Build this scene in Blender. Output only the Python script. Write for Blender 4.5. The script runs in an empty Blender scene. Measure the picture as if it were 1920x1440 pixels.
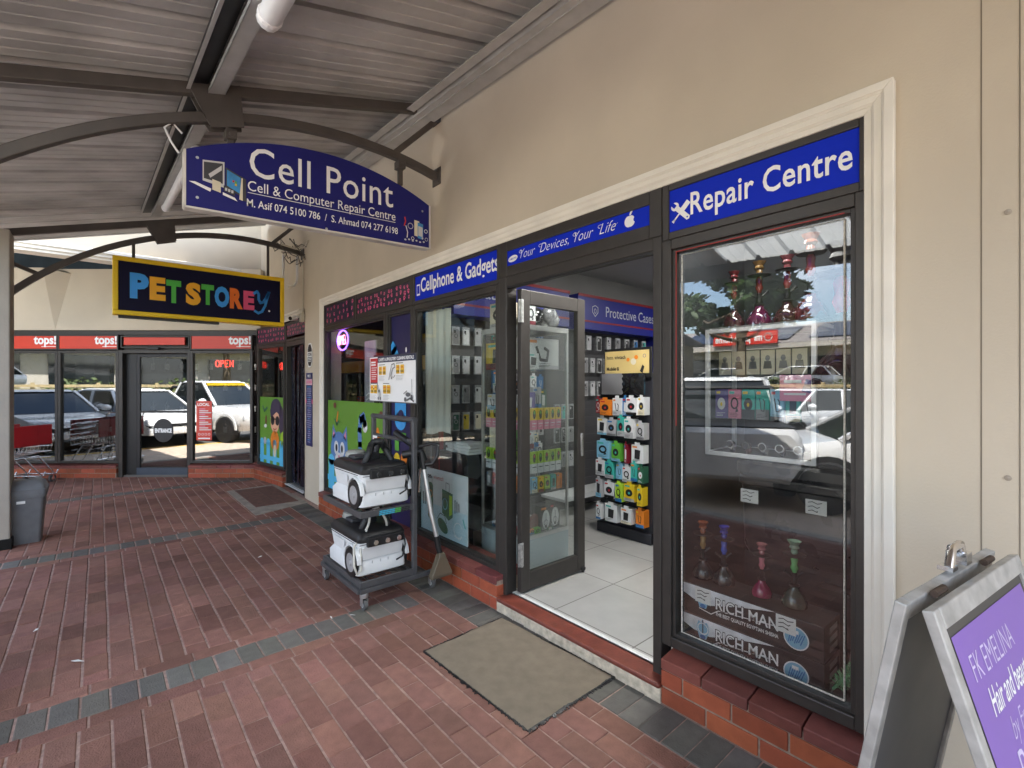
import bpy, bmesh, math, random
from mathutils import Vector, Matrix
random.seed(7)
C = bpy.context.scene.collection
SC = bpy.context.scene
R = math.radians
PI = math.pi

# ---------------------------------------------------------------- camera, sky, sun, exposure
EYE = 1.55
YAW = math.atan2(775, 900)
cam_data = bpy.data.cameras.new('camera')
cam = bpy.data.objects.new('camera', cam_data)
C.objects.link(cam)
cam.location = (-2.15, 0.0, EYE)
cam.rotation_euler = (PI / 2, 0, -YAW)
cam_data.sensor_width = 36
cam_data.lens = 36 * 900 / 1920
cam_data.shift_y = 2.0 / 1920
cam_data.clip_start = 0.02
cam_data.clip_end = 500
SC.camera = cam

SUN_EL, SUN_AZ = R(60), R(4)          # azimuth measured from +X towards +Y: behind the shops
world = bpy.data.worlds.new('World')
SC.world = world
world.use_nodes = True
wn, wl = world.node_tree.nodes, world.node_tree.links
wn.clear()
w_out = wn.new('ShaderNodeOutputWorld')
w_bg = wn.new('ShaderNodeBackground')
w_sky = wn.new('ShaderNodeTexSky')
w_sky.sky_type = 'NISHITA'
w_sky.sun_disc = False
w_sky.sun_elevation = SUN_EL
w_sky.sun_rotation = R(90) - SUN_AZ
w_tc = wn.new('ShaderNodeTexCoord')
w_no = wn.new('ShaderNodeTexNoise'); w_no.inputs['Scale'].default_value = 2.6; w_no.inputs['Detail'].default_value = 6
w_rp = wn.new('ShaderNodeValToRGB'); w_rp.color_ramp.elements[0].position = .46; w_rp.color_ramp.elements[1].position = .66
w_mx = wn.new('ShaderNodeMix'); w_mx.data_type = 'RGBA'; w_mx.inputs[7].default_value = (8.5, 8.8, 9.2, 1)
wl.new(w_tc.outputs['Generated'], w_no.inputs['Vector'])
wl.new(w_no.outputs['Fac'], w_rp.inputs['Fac'])
wl.new(w_rp.outputs['Color'], w_mx.inputs[0])
wl.new(w_sky.outputs['Color'], w_mx.inputs[6])
wl.new(w_mx.outputs[2], w_bg.inputs['Color'])
w_bg.inputs['Strength'].default_value = 0.13
wl.new(w_bg.outputs['Background'], w_out.inputs['Surface'])

sun_l = bpy.data.lights.new('sun', 'SUN')
sun_l.energy = 5.0
sun_l.angle = R(0.5)
sun_l.color = (1.0, 0.95, 0.87)
sun = bpy.data.objects.new('sun', sun_l)
C.objects.link(sun)
sd = Vector((math.cos(SUN_EL) * math.cos(SUN_AZ), math.cos(SUN_EL) * math.sin(SUN_AZ), math.sin(SUN_EL)))
sun.rotation_euler = sd.to_track_quat('Z', 'Y').to_euler()
SC.view_settings.view_transform = 'Standard'
SC.view_settings.look = 'None'
SC.view_settings.gamma = 1
SC.view_settings.use_curve_mapping = False
SC.view_settings.exposure = 2.48
SC.render.engine = 'CYCLES'
SC.cycles.max_bounces = 10
SC.cycles.diffuse_bounces = 5
SC.cycles.transparent_max_bounces = 24
SC.cycles.caustics_reflective = False
SC.cycles.caustics_refractive = False
SC.cycles.sample_clamp_indirect = 8

# ---------------------------------------------------------------- materials
MATS = {}
def srgb(h):
    v = [int(h[i:i + 2], 16) / 255 for i in (0, 2, 4)]
    return tuple(c / 12.92 if c <= .04045 else ((c + .055) / 1.055) ** 2.4 for c in v)

def M(name, col, rough=.5, metal=0, var=.12, scale=6., bump=0., bscale=80., spec=.5, emit=0, coat=0, spread=.0):
    if name in MATS: return MATS[name]
    if isinstance(col, str): col = srgb(col)
    m = bpy.data.materials.new(name); m.use_nodes = True
    n, l = m.node_tree.nodes, m.node_tree.links
    b = n['Principled BSDF']
    b.inputs['Metallic'].default_value = metal
    b.inputs['Specular IOR Level'].default_value = spec
    b.inputs['Roughness'].default_value = rough
    b.inputs['Base Color'].default_value = (*col, 1)
    if coat: b.inputs['Coat Weight'].default_value = coat; b.inputs['Coat Roughness'].default_value = .05
    tc = n.new('ShaderNodeTexCoord')
    if var:
        no = n.new('ShaderNodeTexNoise'); no.inputs['Scale'].default_value = scale; no.inputs['Detail'].default_value = 5
        l.new(tc.outputs['Object'], no.inputs['Vector'])
        mr = n.new('ShaderNodeMapRange'); mr.inputs[1].default_value = .3; mr.inputs[2].default_value = .7
        mr.inputs[3].default_value = 1 - var; mr.inputs[4].default_value = 1 + var * .6
        l.new(no.outputs['Fac'], mr.inputs[0])
        mx = n.new('ShaderNodeVectorMath'); mx.operation = 'SCALE'; mx.inputs[0].default_value = col
        l.new(mr.outputs[0], mx.inputs['Scale'])
        l.new(mx.outputs[0], b.inputs['Base Color'])
        r2 = n.new('ShaderNodeMapRange'); r2.inputs[3].default_value = max(.02, rough - .08); r2.inputs[4].default_value = min(1, rough + .1)
        l.new(no.outputs['Fac'], r2.inputs[0]); l.new(r2.outputs[0], b.inputs['Roughness'])
    if bump:
        nb = n.new('ShaderNodeTexNoise'); nb.inputs['Scale'].default_value = bscale; nb.inputs['Detail'].default_value = 4
        l.new(tc.outputs['Object'], nb.inputs['Vector'])
        bp = n.new('ShaderNodeBump'); bp.inputs['Strength'].default_value = bump; bp.inputs['Distance'].default_value = .01
        l.new(nb.outputs['Fac'], bp.inputs['Height']); l.new(bp.outputs[0], b.inputs['Normal'])
    if emit:
        b.inputs['Emission Color'].default_value = (*col, 1); b.inputs['Emission Strength'].default_value = emit
    MATS[name] = m
    return m

def glass(name, refl=.16, tint=(.93, .96, .95), rough=.0, slope=.5):
    """Clear or filmed shop glass: mirror by viewing angle, the rest passes straight through."""
    if name in MATS: return MATS[name]
    m = bpy.data.materials.new(name); m.use_nodes = True
    n, l = m.node_tree.nodes, m.node_tree.links
    n.clear()
    out = n.new('ShaderNodeOutputMaterial'); mix = n.new('ShaderNodeMixShader')
    tr = n.new('ShaderNodeBsdfTransparent'); tr.inputs[0].default_value = (*tint, 1)
    gl = n.new('ShaderNodeBsdfGlossy'); gl.inputs['Roughness'].default_value = rough
    fr = n.new('ShaderNodeFresnel'); fr.inputs['IOR'].default_value = 1.5
    mr = n.new('ShaderNodeMapRange'); mr.inputs[1].default_value = .04; mr.inputs[2].default_value = .6
    mr.inputs[3].default_value = refl; mr.inputs[4].default_value = min(1, refl + slope)
    tc = n.new('ShaderNodeTexCoord'); no = n.new('ShaderNodeTexNoise'); no.inputs['Scale'].default_value = 1.3
    bp = n.new('ShaderNodeBump'); bp.inputs['Strength'].default_value = .02; bp.inputs['Distance'].default_value = .02
    l.new(tc.outputs['Object'], no.inputs['Vector']); l.new(no.outputs['Fac'], bp.inputs['Height']); l.new(bp.outputs[0], gl.inputs['Normal'])
    l.new(fr.outputs[0], mr.inputs[0]); l.new(mr.outputs[0], mix.inputs[0])
    l.new(tr.outputs[0], mix.inputs[1]); l.new(gl.outputs[0], mix.inputs[2]); l.new(mix.outputs[0], out.inputs['Surface'])
    MATS[name] = m
    return m

def varied(name, col, attr='tone', rough=.8, bump=.35, bscale=120., spec=.3, stain=.25, sscale=.9):
    """A material whose pieces differ: a per-face tone attribute (each brick its own firing) plus worn blotches."""
    if name in MATS: return MATS[name]
    if isinstance(col, str): col = srgb(col)
    m = M(name, col, rough=rough, var=.14, scale=18, bump=bump, bscale=bscale, spec=spec)
    n, l = m.node_tree.nodes, m.node_tree.links
    b = n['Principled BSDF']
    old = b.inputs['Base Color'].links[0].from_socket
    at = n.new('ShaderNodeAttribute'); at.attribute_name = attr
    mu = n.new('ShaderNodeMix'); mu.data_type = 'RGBA'; mu.blend_type = 'MULTIPLY'; mu.inputs[0].default_value = 1
    l.new(old, mu.inputs[6]); l.new(at.outputs['Color'], mu.inputs[7])
    tc = n.new('ShaderNodeTexCoord'); no = n.new('ShaderNodeTexNoise'); no.inputs['Scale'].default_value = sscale; no.inputs['Detail'].default_value = 7; no.inputs['Roughness'].default_value = .62
    l.new(tc.outputs['Object'], no.inputs['Vector'])
    mr = n.new('ShaderNodeMapRange'); mr.inputs[1].default_value = .32; mr.inputs[2].default_value = .68; mr.inputs[3].default_value = 1 - stain; mr.inputs[4].default_value = 1 + stain * .7
    l.new(no.outputs['Fac'], mr.inputs[0])
    sc = n.new('ShaderNodeVectorMath'); sc.operation = 'SCALE'
    l.new(mu.outputs[2], sc.inputs[0]); l.new(mr.outputs[0], sc.inputs['Scale']); l.new(sc.outputs[0], b.inputs['Base Color'])
    return m

# ---------------------------------------------------------------- things and mesh building
LABELS = {}
def thing(name, label, cat, loc=(0, 0, 0), rz=0, group=None):
    o = bpy.data.objects.new(name, None); C.objects.link(o)
    o.empty_display_size = .1
    o.location = loc; o.rotation_euler = (0, 0, rz)
    tag(o, label, cat, group)
    return o
def tag(o, label, cat, group=None):
    o['label'] = label; o['category'] = cat
    if group: o['group'] = group
    return o
def kind(o, k): o['kind'] = k; return o

def origin(o):
    v = Vector((0, 0, 0))
    while o is not None: v += o.location; o = o.parent
    return v

class MB:
    """Collects faces (optionally of several materials and tones) and links them as ONE mesh object."""
    def __init__(s): s.v = []; s.f = []; s.mi = []; s.t = []; s.mats = []; s.cur = 0; s.tone = (1, 1, 1); s.tones = False
    def m(s, mat):
        if mat not in s.mats: s.mats.append(mat)
        s.cur = s.mats.index(mat); return s
    def face(s, idx): s.f.append(idx); s.mi.append(s.cur); s.t.append(s.tone)
    def poly(s, pts):
        k = len(s.v); s.v += [tuple(p) for p in pts]; s.face(list(range(k, k + len(pts)))); return s
    def box(s, x0, y0, z0, x1, y1, z1):
        if x0 > x1: x0, x1 = x1, x0
        if y0 > y1: y0, y1 = y1, y0
        if z0 > z1: z0, z1 = z1, z0
        k = len(s.v)
        s.v += [(x0, y0, z0), (x1, y0, z0), (x1, y1, z0), (x0, y1, z0), (x0, y0, z1), (x1, y0, z1), (x1, y1, z1), (x0, y1, z1)]
        for q in ((0, 3, 2, 1), (4, 5, 6, 7), (0, 1, 5, 4), (1, 2, 6, 5), (2, 3, 7, 6), (3, 0, 4, 7)): s.face([k + i for i in q])
        return s
    def obox(s, c, size, mat3):
        c = Vector(c); h = Vector(size) / 2; k = len(s.v)
        for sx, sy, sz in ((-1, -1, -1), (1, -1, -1), (1, 1, -1), (-1, 1, -1), (-1, -1, 1), (1, -1, 1), (1, 1, 1), (-1, 1, 1)):
            s.v.append(tuple(c + mat3 @ Vector((sx * h.x, sy * h.y, sz * h.z))))
        for q in ((0, 3, 2, 1), (4, 5, 6, 7), (0, 1, 5, 4), (1, 2, 6, 5), (2, 3, 7, 6), (3, 0, 4, 7)): s.face([k + i for i in q])
        return s
    def bar(s, a, b, w, h, up=(0, 0, 1)):
        a, b = Vector(a), Vector(b); d = (b - a); L = d.length; d.normalize()
        u = Vector(up); r = d.cross(u)
        if r.length < 1e-4: r = d.cross(Vector((1, 0, 0)))
        r.normalize(); u = r.cross(d)
        return s.obox((a + b) / 2, (w, L, h), Matrix((r, d, u)).transposed())
    def prism(s, pts, d):
        """polygon pts (3d) pushed along vector d"""
        k = len(s.v); n = len(pts); d = Vector(d)
        s.v += [tuple(Vector(p)) for p in pts] + [tuple(Vector(p) + d) for p in pts]
        s.face(list(range(k + n - 1, k - 1, -1))); s.face(list(range(k + n, k + 2 * n)))
        for i in range(n): j = (i + 1) % n; s.face([k + i, k + j, k + n + j, k + n + i])
        return s
    def strip(s, A, B, d):
        """ribbon between polylines A and B, thickened along d"""
        d = Vector(d); n = len(A); k = len(s.v)
        for P, Q in zip(A, B):
            P, Q = Vector(P), Vector(Q); s.v += [tuple(P), tuple(Q), tuple(Q + d), tuple(P + d)]
        for i in range(n - 1):
            a = k + 4 * i; b = a + 4
            for e in range(4): f = (e + 1) % 4; s.face([a + e, a + f, b + f, b + e])
        s.face([k, k + 3, k + 2, k + 1]); e = k + 4 * (n - 1); s.face([e, e + 1, e + 2, e + 3])
        return s
    def tube(s, pts, r, n=8, caps=True):
        pts = [Vector(p) for p in pts]; rr = r if isinstance(r, (list, tuple)) else [r] * len(pts)
        k = len(s.v); ref = None
        for i, p in enumerate(pts):
            d = (pts[min(i + 1, len(pts) - 1)] - pts[max(i - 1, 0)]).normalized()
            if ref is None:
                ref = d.cross(Vector((0, 0, 1)))
                if ref.length < .05: ref = d.cross(Vector((1, 0, 0)))
            u = (ref - d * ref.dot(d)).normalized(); w = d.cross(u); ref = u
            for j in range(n): a = 2 * PI * j / n; s.v.append(tuple(p + rr[i] * (u * math.cos(a) + w * math.sin(a))))
        for i in range(len(pts) - 1):
            for j in range(n): q = (j + 1) % n; s.face([k + i * n + j, k + i * n + q, k + (i + 1) * n + q, k + (i + 1) * n + j])
        if caps:
            s.face([k + j for j in range(n - 1, -1, -1)]); s.face([k + (len(pts) - 1) * n + j for j in range(n)])
        return s
    def lathe(s, prof, c=(0, 0, 0), n=16, axis='z'):
        c = Vector(c); k = len(s.v)
        for (r, z) in prof:
            for j in range(n):
                a = 2 * PI * j / n; x, y = r * math.cos(a), r * math.sin(a)
                p = Vector((x, y, z)) if axis == 'z' else (Vector((z, x, y)) if axis == 'x' else Vector((x, z, y)))
                s.v.append(tuple(c + p))
        for i in range(len(prof) - 1):
            for j in range(n): q = (j + 1) % n; s.face([k + i * n + j, k + i * n + q, k + (i + 1) * n + q, k + (i + 1) * n + j])
        if prof[0][0] > 1e-5: s.face([k + j for j in range(n - 1, -1, -1)])
        if prof[-1][0] > 1e-5: s.face([k + (len(prof) - 1) * n + j for j in range(n)])
        return s
    def ellipsoid(s, c, rx, ry, rz, n=14, m=9):
        k0 = len(s.v)
        s.lathe([(math.sin(PI * i / m) + 1e-6, -math.cos(PI * i / m)) for i in range(m + 1)], (0, 0, 0), n)
        for i in range(k0, len(s.v)): p = s.v[i]; s.v[i] = (c[0] + p[0] * rx, c[1] + p[1] * ry, c[2] + p[2] * rz)
        return s
    def xf(s, k, mat):
        for i in range(k, len(s.v)): s.v[i] = tuple(mat @ Vector(s.v[i]))
        return s
    def build(s, name, mat=None, parent=None, bevel=0, smooth=False, local=False, seg=2):
        me = bpy.data.meshes.new(name)
        off = Vector((0, 0, 0)) if (local or parent is None) else origin(parent)
        me.from_pydata([tuple(Vector(p) - off) for p in s.v], [], s.f)
        if s.mats:
            for q in s.mats: me.materials.append(q)
            me.polygons.foreach_set('material_index', s.mi)
        else: me.materials.append(mat)
        if s.tones:
            ca = me.attributes.new('tone', 'FLOAT_COLOR', 'FACE')
            ca.data.foreach_set('color', [c for t in s.t for c in (t[0], t[1], t[2], 1)])
        bm = bmesh.new(); bm.from_mesh(me); bmesh.ops.recalc_face_normals(bm, faces=bm.faces); bm.to_mesh(me); bm.free()
        if smooth is True: me.polygons.foreach_set('use_smooth', [True] * len(me.polygons))
        elif smooth: me.shade_smooth() if False else me.polygons.foreach_set('use_smooth', [True] * len(me.polygons)); me.set_sharp_from_angle(angle=R(smooth))
        me.update()
        o = bpy.data.objects.new(name, me); C.objects.link(o)
        if parent is not None: o.parent = parent
        if bevel:
            b = o.modifiers.new('bevel', 'BEVEL'); b.width = bevel; b.segments = seg; b.limit_method = 'ANGLE'; b.angle_limit = R(40)
        return o

def B(name, mat, parent, *boxes, bevel=.003):
    m = MB()
    for b in boxes: m.box(*b)
    return m.build(name, mat, parent, bevel=bevel)

# ---------------------------------------------------------------- lettering and flat prints
TXT = {}
def text_mesh(s, bold=0.0, shear=0.0, space=1.0):
    key = (s, bold, shear, space)
    if key in TXT: return TXT[key]
    cu = bpy.data.curves.new('lettering', 'FONT'); cu.body = s; cu.offset = bold; cu.shear = shear; cu.space_character = space
    cu.resolution_u = 3; cu.fill_mode = 'BOTH'
    ob = bpy.data.objects.new('lettering', cu); C.objects.link(ob)
    dg = bpy.context.evaluated_depsgraph_get()
    me = bpy.data.meshes.new_from_object(ob.evaluated_get(dg))
    vs = [tuple(v.co) for v in me.vertices]; fs = [list(p.vertices) for p in me.polygons]
    bpy.data.objects.remove(ob); bpy.data.curves.remove(cu); bpy.data.meshes.remove(me)
    xs = [v[0] for v in vs]; ys = [v[1] for v in vs]
    x0, x1, y0, y1 = (min(xs), max(xs), min(ys), max(ys)) if vs else (0, 1, 0, 1)
    TXT[key] = (vs, fs, x0, x1, y0, y1)
    return TXT[key]

class G:
    """A flat print on a plane: origin o (bottom left of the sheet), right r, up u; sheet coordinates in metres."""
    def __init__(s, o, r=(0, -1, 0), u=(0, 0, 1), lift=.0015, step=.0007):
        s.o = Vector(o); s.r = Vector(r).normalized(); s.u = Vector(u).normalized(); s.n = s.r.cross(s.u); s.mb = MB(); s.k = lift; s.step = step; s.lay = 0
    def P(s, x, y): return s.o + s.r * x + s.u * y + s.n * (s.k + s.lay * s.step)
    def up(s): s.lay += 1; return s
    def poly(s, mat, pts, thick=0):
        s.mb.m(mat)
        if thick: s.mb.prism([s.P(*p) for p in pts], s.n * thick)
        else: s.mb.poly([s.P(*p) for p in pts])
        return s
    def rect(s, mat, x0, y0, x1, y1, thick=0): return s.poly(mat, [(x0, y0), (x1, y0), (x1, y1), (x0, y1)], thick)
    def ell(s, mat, cx, cy, rx, ry=None, n=18, a0=0, a1=2 * PI, rot=0):
        ry = ry or rx; c, q = math.cos(rot), math.sin(rot); pts = []
        for i in range(n):
            a = a0 + (a1 - a0) * i / n; x, y = rx * math.cos(a), ry * math.sin(a); pts.append((cx + c * x - q * y, cy + q * x + c * y))
        return s.poly(mat, pts)
    def line(s, mat, pts, w):
        for (a, b) in zip(pts[:-1], pts[1:]):
            d = Vector((b[0] - a[0], b[1] - a[1])); 
            if d.length < 1e-6: continue
            n = Vector((-d.y, d.x)).normalized() * w / 2; e = d.normalized() * w * .3
            s.poly(mat, [(a[0] - n.x - e.x, a[1] - n.y - e.y), (b[0] - n.x + e.x, b[1] - n.y + e.y), (b[0] + n.x + e.x, b[1] + n.y + e.y), (a[0] + n.x - e.x, a[1] + n.y - e.y)])
        return s
    def ring(s, mat, cx, cy, r, w, ry=None, n=24, a0=0, a1=2 * PI):
        ry = ry or r
        return s.line(mat, [(cx + r * math.cos(a0 + (a1 - a0) * i / n), cy + ry * math.sin(a0 + (a1 - a0) * i / n)) for i in range(n + 1)], w)
    def text(s, mat, t, x0, y0, x1, h=None, bold=0., shear=0., space=1., fit=True, rot=0):
        """baseline start (x0,y0); squeezed to end at x1; h = height of the lettering (cap height when it has no descender)"""
        vs, fs, a, b, c, d = text_mesh(t, bold, shear, space)
        sx = (x1 - x0) / max(1e-6, b - a); sy = (h / max(1e-6, d - max(c, -.02) if d > 0 else 1)) if h else sx
        s.mb.m(mat); k = len(s.mb.v); cr, sr = math.cos(rot), math.sin(rot)
        for v in vs:
            x, y = (v[0] - a) * sx, v[1] * sy
            s.mb.v.append(tuple(s.P(x0 + x * cr - y * sr, y0 + x * sr + y * cr)))
        for f in fs: s.mb.face([k + i for i in f])
        return s
    def build(s, name, parent, label=None):
        o = s.mb.build(name, None, parent)
        if label: o['label'] = label
        return o

def copy_tree(o, parent=None):
    c = o.copy(); C.objects.link(c)
    if parent is not None: c.parent = parent
    for ch in list(o.children): copy_tree(ch, c)
    return c

def place(o, loc, rz=0, label=None, group=None):
    o.location = loc; o.rotation_euler = (0, 0, rz)
    if label: o['label'] = label
    if group: o['group'] = group
    return o

# common materials
WHITE = M('white_vinyl', (.86, .86, .86), .35, var=.04)
BLACK = M('black_plastic', (.012, .012, .013), .45, var=.2)
BLACKINK = M('black_ink', (.015, .015, .018), .5, var=0)
FRAME = M('bronze_aluminium', (.046, .041, .037), .42, metal=.25, var=.12, scale=20)
STEEL = M('dark_painted_steel', (.072, .063, .056), .5, var=.18, scale=9, bump=.05)
CHROME = M('chrome', (.75, .75, .76), .16, metal=1, var=.06)
ALU = M('brushed_aluminium', (.6, .6, .6), .35, metal=.85, var=.1, scale=25)
GALV = M('galvanised_steel', (.46, .46, .45), .5, metal=.15, var=.12, scale=9)
RED = M('red_vinyl', (.62, .035, .02), .35, var=.05)
BLUE = M('bright_blue_vinyl', (.006, .026, .50), .5, var=.05, spec=.12)
NAVY = M('navy_panel', (.018, .016, .085), .35, var=.08)
WALLM = M('beige_plaster', (.56, .49, .39), .85, var=.09, scale=1.4, bump=.10, bscale=110, spec=.2)
CREAM = M('cream_moulding', (.78, .74, .655), .6, var=.08, scale=5, bump=.08, bscale=30)
YELLOW = M('yellow_vinyl', (.72, .47, .01), .4, var=.05)
GREY = M('mid_grey_plastic', (.2, .2, .21), .5, var=.1)
WHITEP = M('white_plastic', (.74, .75, .76), .38, var=.05, scale=9)
SCUFFED = M('scuffed_white_plastic', (.72, .73, .73), .42, var=.06, scale=9)
PAPER = M('white_paper', (.76, .76, .74), .75, var=.04)
RUBBER = M('grey_rubber', (.1, .1, .1), .7, var=.15)
SHOPGLASS = glass('shop_glass', .002, slope=.22)
FILMGLASS = glass('reflective_shop_glass', .10, (.95, .96, .95))
CLEAR = glass('clear_glass', .004, (.98, .985, .985), slope=.25)
# ================================================================ ground
PAVRED = varied('red_paver', (.245, .127, .102), rough=.88, stain=.28, bump=.6, spec=.12)
PAVGREY = varied('grey_paver', (.145, .138, .125), rough=.88, stain=.25, bump=.5, spec=.12)
JOINT = M('sandy_joint', (.33, .225, .19), .95, var=.35, scale=30, bump=.3)
KX = -3.32
def paving():
    m = MB(); m.tones = True
    m.m(JOINT).box(KX, -2.2, -.06, .5, 12.4, -.005)
    rnd = random.Random(3)
    def brick(x0, y0, x1, y1, mat, g=.0045, gy=None):
        gy = gy or .0022
        x0 += g; x1 -= g; y0 += gy; y1 -= gy
        if x1 - x0 < .02 or y1 - y0 < .02: return
        b = rnd.uniform(.82, 1.14) * (rnd.choice((.84, 1, 1, 1, 1.05)))
        m.tone = (b * rnd.uniform(.98, 1.03), b * rnd.uniform(.97, 1.03), b * rnd.uniform(.96, 1.03)); m.m(mat)
        dz = rnd.uniform(-.0016, .0016); tx = rnd.uniform(-.0016, .0016); ty = rnd.uniform(-.0013, .0013)
        jx = rnd.uniform(-.0016, .0016); jy = rnd.uniform(-.0015, .0015); x0 += jx; x1 += jx; y0 += jy; y1 += jy
        k = len(m.v); c = .004
        for (x, y, sx, sy) in ((x0, y0, -1, -1), (x1, y0, 1, -1), (x1, y1, 1, 1), (x0, y1, -1, 1)): m.v.append((x, y, -.012))
        for (x, y, sx, sy) in ((x0, y0, -1, -1), (x1, y0, 1, -1), (x1, y1, 1, 1), (x0, y1, -1, 1)): m.v.append((x, y, -.0035 + dz + sx * tx + sy * ty))
        for (x, y, sx, sy) in ((x0, y0, -1, -1), (x1, y0, 1, -1), (x1, y1, 1, 1), (x0, y1, -1, 1)): m.v.append((x - sx * c, y - sy * c, dz + sx * tx + sy * ty))
        for i in range(4):
            j = (i + 1) % 4
            m.face([k + i, k + j, k + 4 + j, k + 4 + i]); m.face([k + 4 + i, k + 4 + j, k + 8 + j, k + 8 + i])
        m.face([k + 8, k + 9, k + 10, k + 11])
    P = .1125; L = .2225
    strips = [3.0 + 2.86 * i for i in range(-2, 4)]
    xb = -.305                              # grey header border along the shops
    y = -2.1
    while y < 7.3: brick(xb, y, -.07, y + P, PAVGREY); y += P
    y = -2.1
    while y < 7.3: brick(xb - P, y, xb, y + L, PAVRED); y += L
    x0 = KX + .02
    nx = int((xb - P - x0) / P); xs0 = xb - P - nx * P
    def field(ya, yb, xe):
        i = 0; x = xs0
        while x < xe - .03:
            y = ya - (L / 2 if i % 2 else 0)
            while y < yb:
                a, b = max(y, ya), min(y + L, yb)
                brick(x, a, min(x + P, xe), b, PAVRED, g=.0048); y += L
            x += P; i += 1
    for si, s in enumerate(strips):
        xe = xb - P if s < 7 else .12
        xr = xs0 - L * .3
        while xr < xe:
            brick(max(xr, x0), s - P * .92, min(xr + L, xe), s, PAVRED); brick(max(xr, x0), s + .21, min(xr + L, xe), s + .21 + P * .92, PAVRED); xr += L
        x = xs0
        while x < xe - .02:
            brick(x, s, min(x + P, xe), s + .21, PAVGREY); x += P
        ya = s + .21 + P * .92; yb = min(s + 2.86 - P * .92, 12.3)
        if s < 3.1: field(ya, yb, xb - P)
        elif s < 7: field(ya, 7.3, xb - P); field(7.3, yb, .12)
        else: field(ya, yb, .12)
    return kind(m.build('paving'), 'structure')
paving()
CARPARK = varied('car_park_pavers', (.30, .20, .13), rough=.9, stain=.2)
m = MB(); m.box(-7.2, -40, -.5, KX - .15, 60, -.12); kind(m.build('car_park', M('tan_car_park_surface', (.50, .41, .33), .9, var=.3, scale=40, bump=.4, bscale=60)), 'structure')
m = MB(); m.box(-62, -40, -.5, -7.2, 60, -.121); kind(m.build('asphalt_road', M('worn_asphalt', (.10, .098, .095), .9, var=.3, scale=8, bump=.4, bscale=80)), 'structure')
m = MB(); m.box(KX - .15, -40, -.5, KX, 60, .0); kind(m.build('kerb', M('kerb_concrete', (.33, .31, .28), .9, var=.2)), 'structure')
m = MB(); m.box(-7.05, -30, -.12, -6.93, 40, -.116); kind(m.build('road_marking', YELLOW), 'structure')
m = MB(); m.poly([(-17, -40, -.11), (-17, 60, -.11), (-20, 60, 1.15), (-20, -40, 1.15)]); m.poly([(-20, -40, 1.15), (-20, 60, 1.15), (-62, 60, 1.5), (-62, -40, 1.5)])
kind(m.build('grass_verge', M('dry_grass', (.17, .16, .055), .95, var=.5, scale=3, bump=.6, bscale=30)), 'structure')
m = MB(); m.box(KX, -40, -.5, 6, -2.2, -.008); m.box(KX, 12.4, -.5, 6, 60, -.008)
kind(m.build('pavement', M('plain_brick_paving', (.16, .08, .07), .9, var=.3, scale=20)), 'structure')

# ================================================================ the shop building
BRICK = varied('orange_face_brick', (.34, .085, .04), rough=.65, stain=.18, bump=.25, bscale=160)
BRICKCAP = varied('dark_red_brick_cap', (.19, .06, .05), rough=.5, stain=.22, bump=.25, bscale=160)
MORTAR = M('grey_mortar', (.30, .22, .17), .95, var=.3, scale=40, bump=.4)
bld = thing('shop_building', 'long beige plastered shop building with cream moulding round its shopfronts', 'building', (0, 3.3, 0))
OY0, OY1, OZ = .475, 6.125, 2.552
w = MB()
w.box(0, -6, -.1, .22, OY0, 4.35)
w.box(0, OY0, OZ, .22, OY1, 4.35)
w.box(0, OY1, -.1, .22, 6.86, 4.35)
w.box(0, 6.86, 2.60, .22, 9.6, 5.4)
w.build('wall', WALLM, bld)
# two hairline joints and a shallow pilaster at the near end
w = MB(); w.box(-.0012, .183, 0, .0, .1865, 4.3); w.build('expansion_joint', M('dark_joint', (.2, .17, .13), .9), bld)
w = MB(); w.box(-.0012, .098, 0, .0, .101, 4.3)
w.build('expansion_joint', M('dark_joint', (.2, .17, .13), .9), bld)
w = MB()
for z in (2.09, 1.26): w.lathe([(.009, 0), (.009, .003), (.005, .004), (0, .006)], (-.0125, .125, z), 10, 'x')
w.v = [(-.0125 - p[0], p[1], p[2]) for p in w.v]
w.build('wall_plug', M('plug_beige', (.36, .31, .25), .8), bld)

def moulding(y0, y1, z0, z1, wid, parent, name='moulding'):
    """stepped plaster surround: three fillets, each nearer the opening thinner"""
    m = MB()
    steps = ((0.0, .34, .034), (.34, .68, .023), (.68, 1.0, .013))
    for a, b, d in steps:
        ya, yb = y0 - wid * (1 - a), y0 - wid * (1 - b)
        yc, yd = y1 + wid * (1 - a), y1 + wid * (1 - b)
        zt, zu = z1 + wid * (1 - a), z1 + wid * (1 - b)
        m.prism([(0, ya, z0), (0, yb, z0), (0, yb, zu), (0, ya, zt)], (-d, 0, 0))
        m.prism([(0, yc, z0), (0, yd, z0), (0, yd, zu), (0, yc, zt)], (-d, 0, 0))
        m.prism([(0, ya, zt), (0, yb, zu), (0, yd, zu), (0, yc, zt)], (-d, 0, 0))
        # bead between the fillets
        if a > 0:
            for q in ((ya, ya, z0, zt), (yc, yc, z0, zt)): m.tube([(-d, q[0], q[2]), (-d, q[1], q[3])], .007, 6)
            m.tube([(-d, ya, zt), (-d, yc, zt)], .007, 6)
    return m.build(name, CREAM, parent, bevel=.004)
moulding(OY0 + .02, OY1 - .012, .0, OZ - .008, .092, bld)

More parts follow.
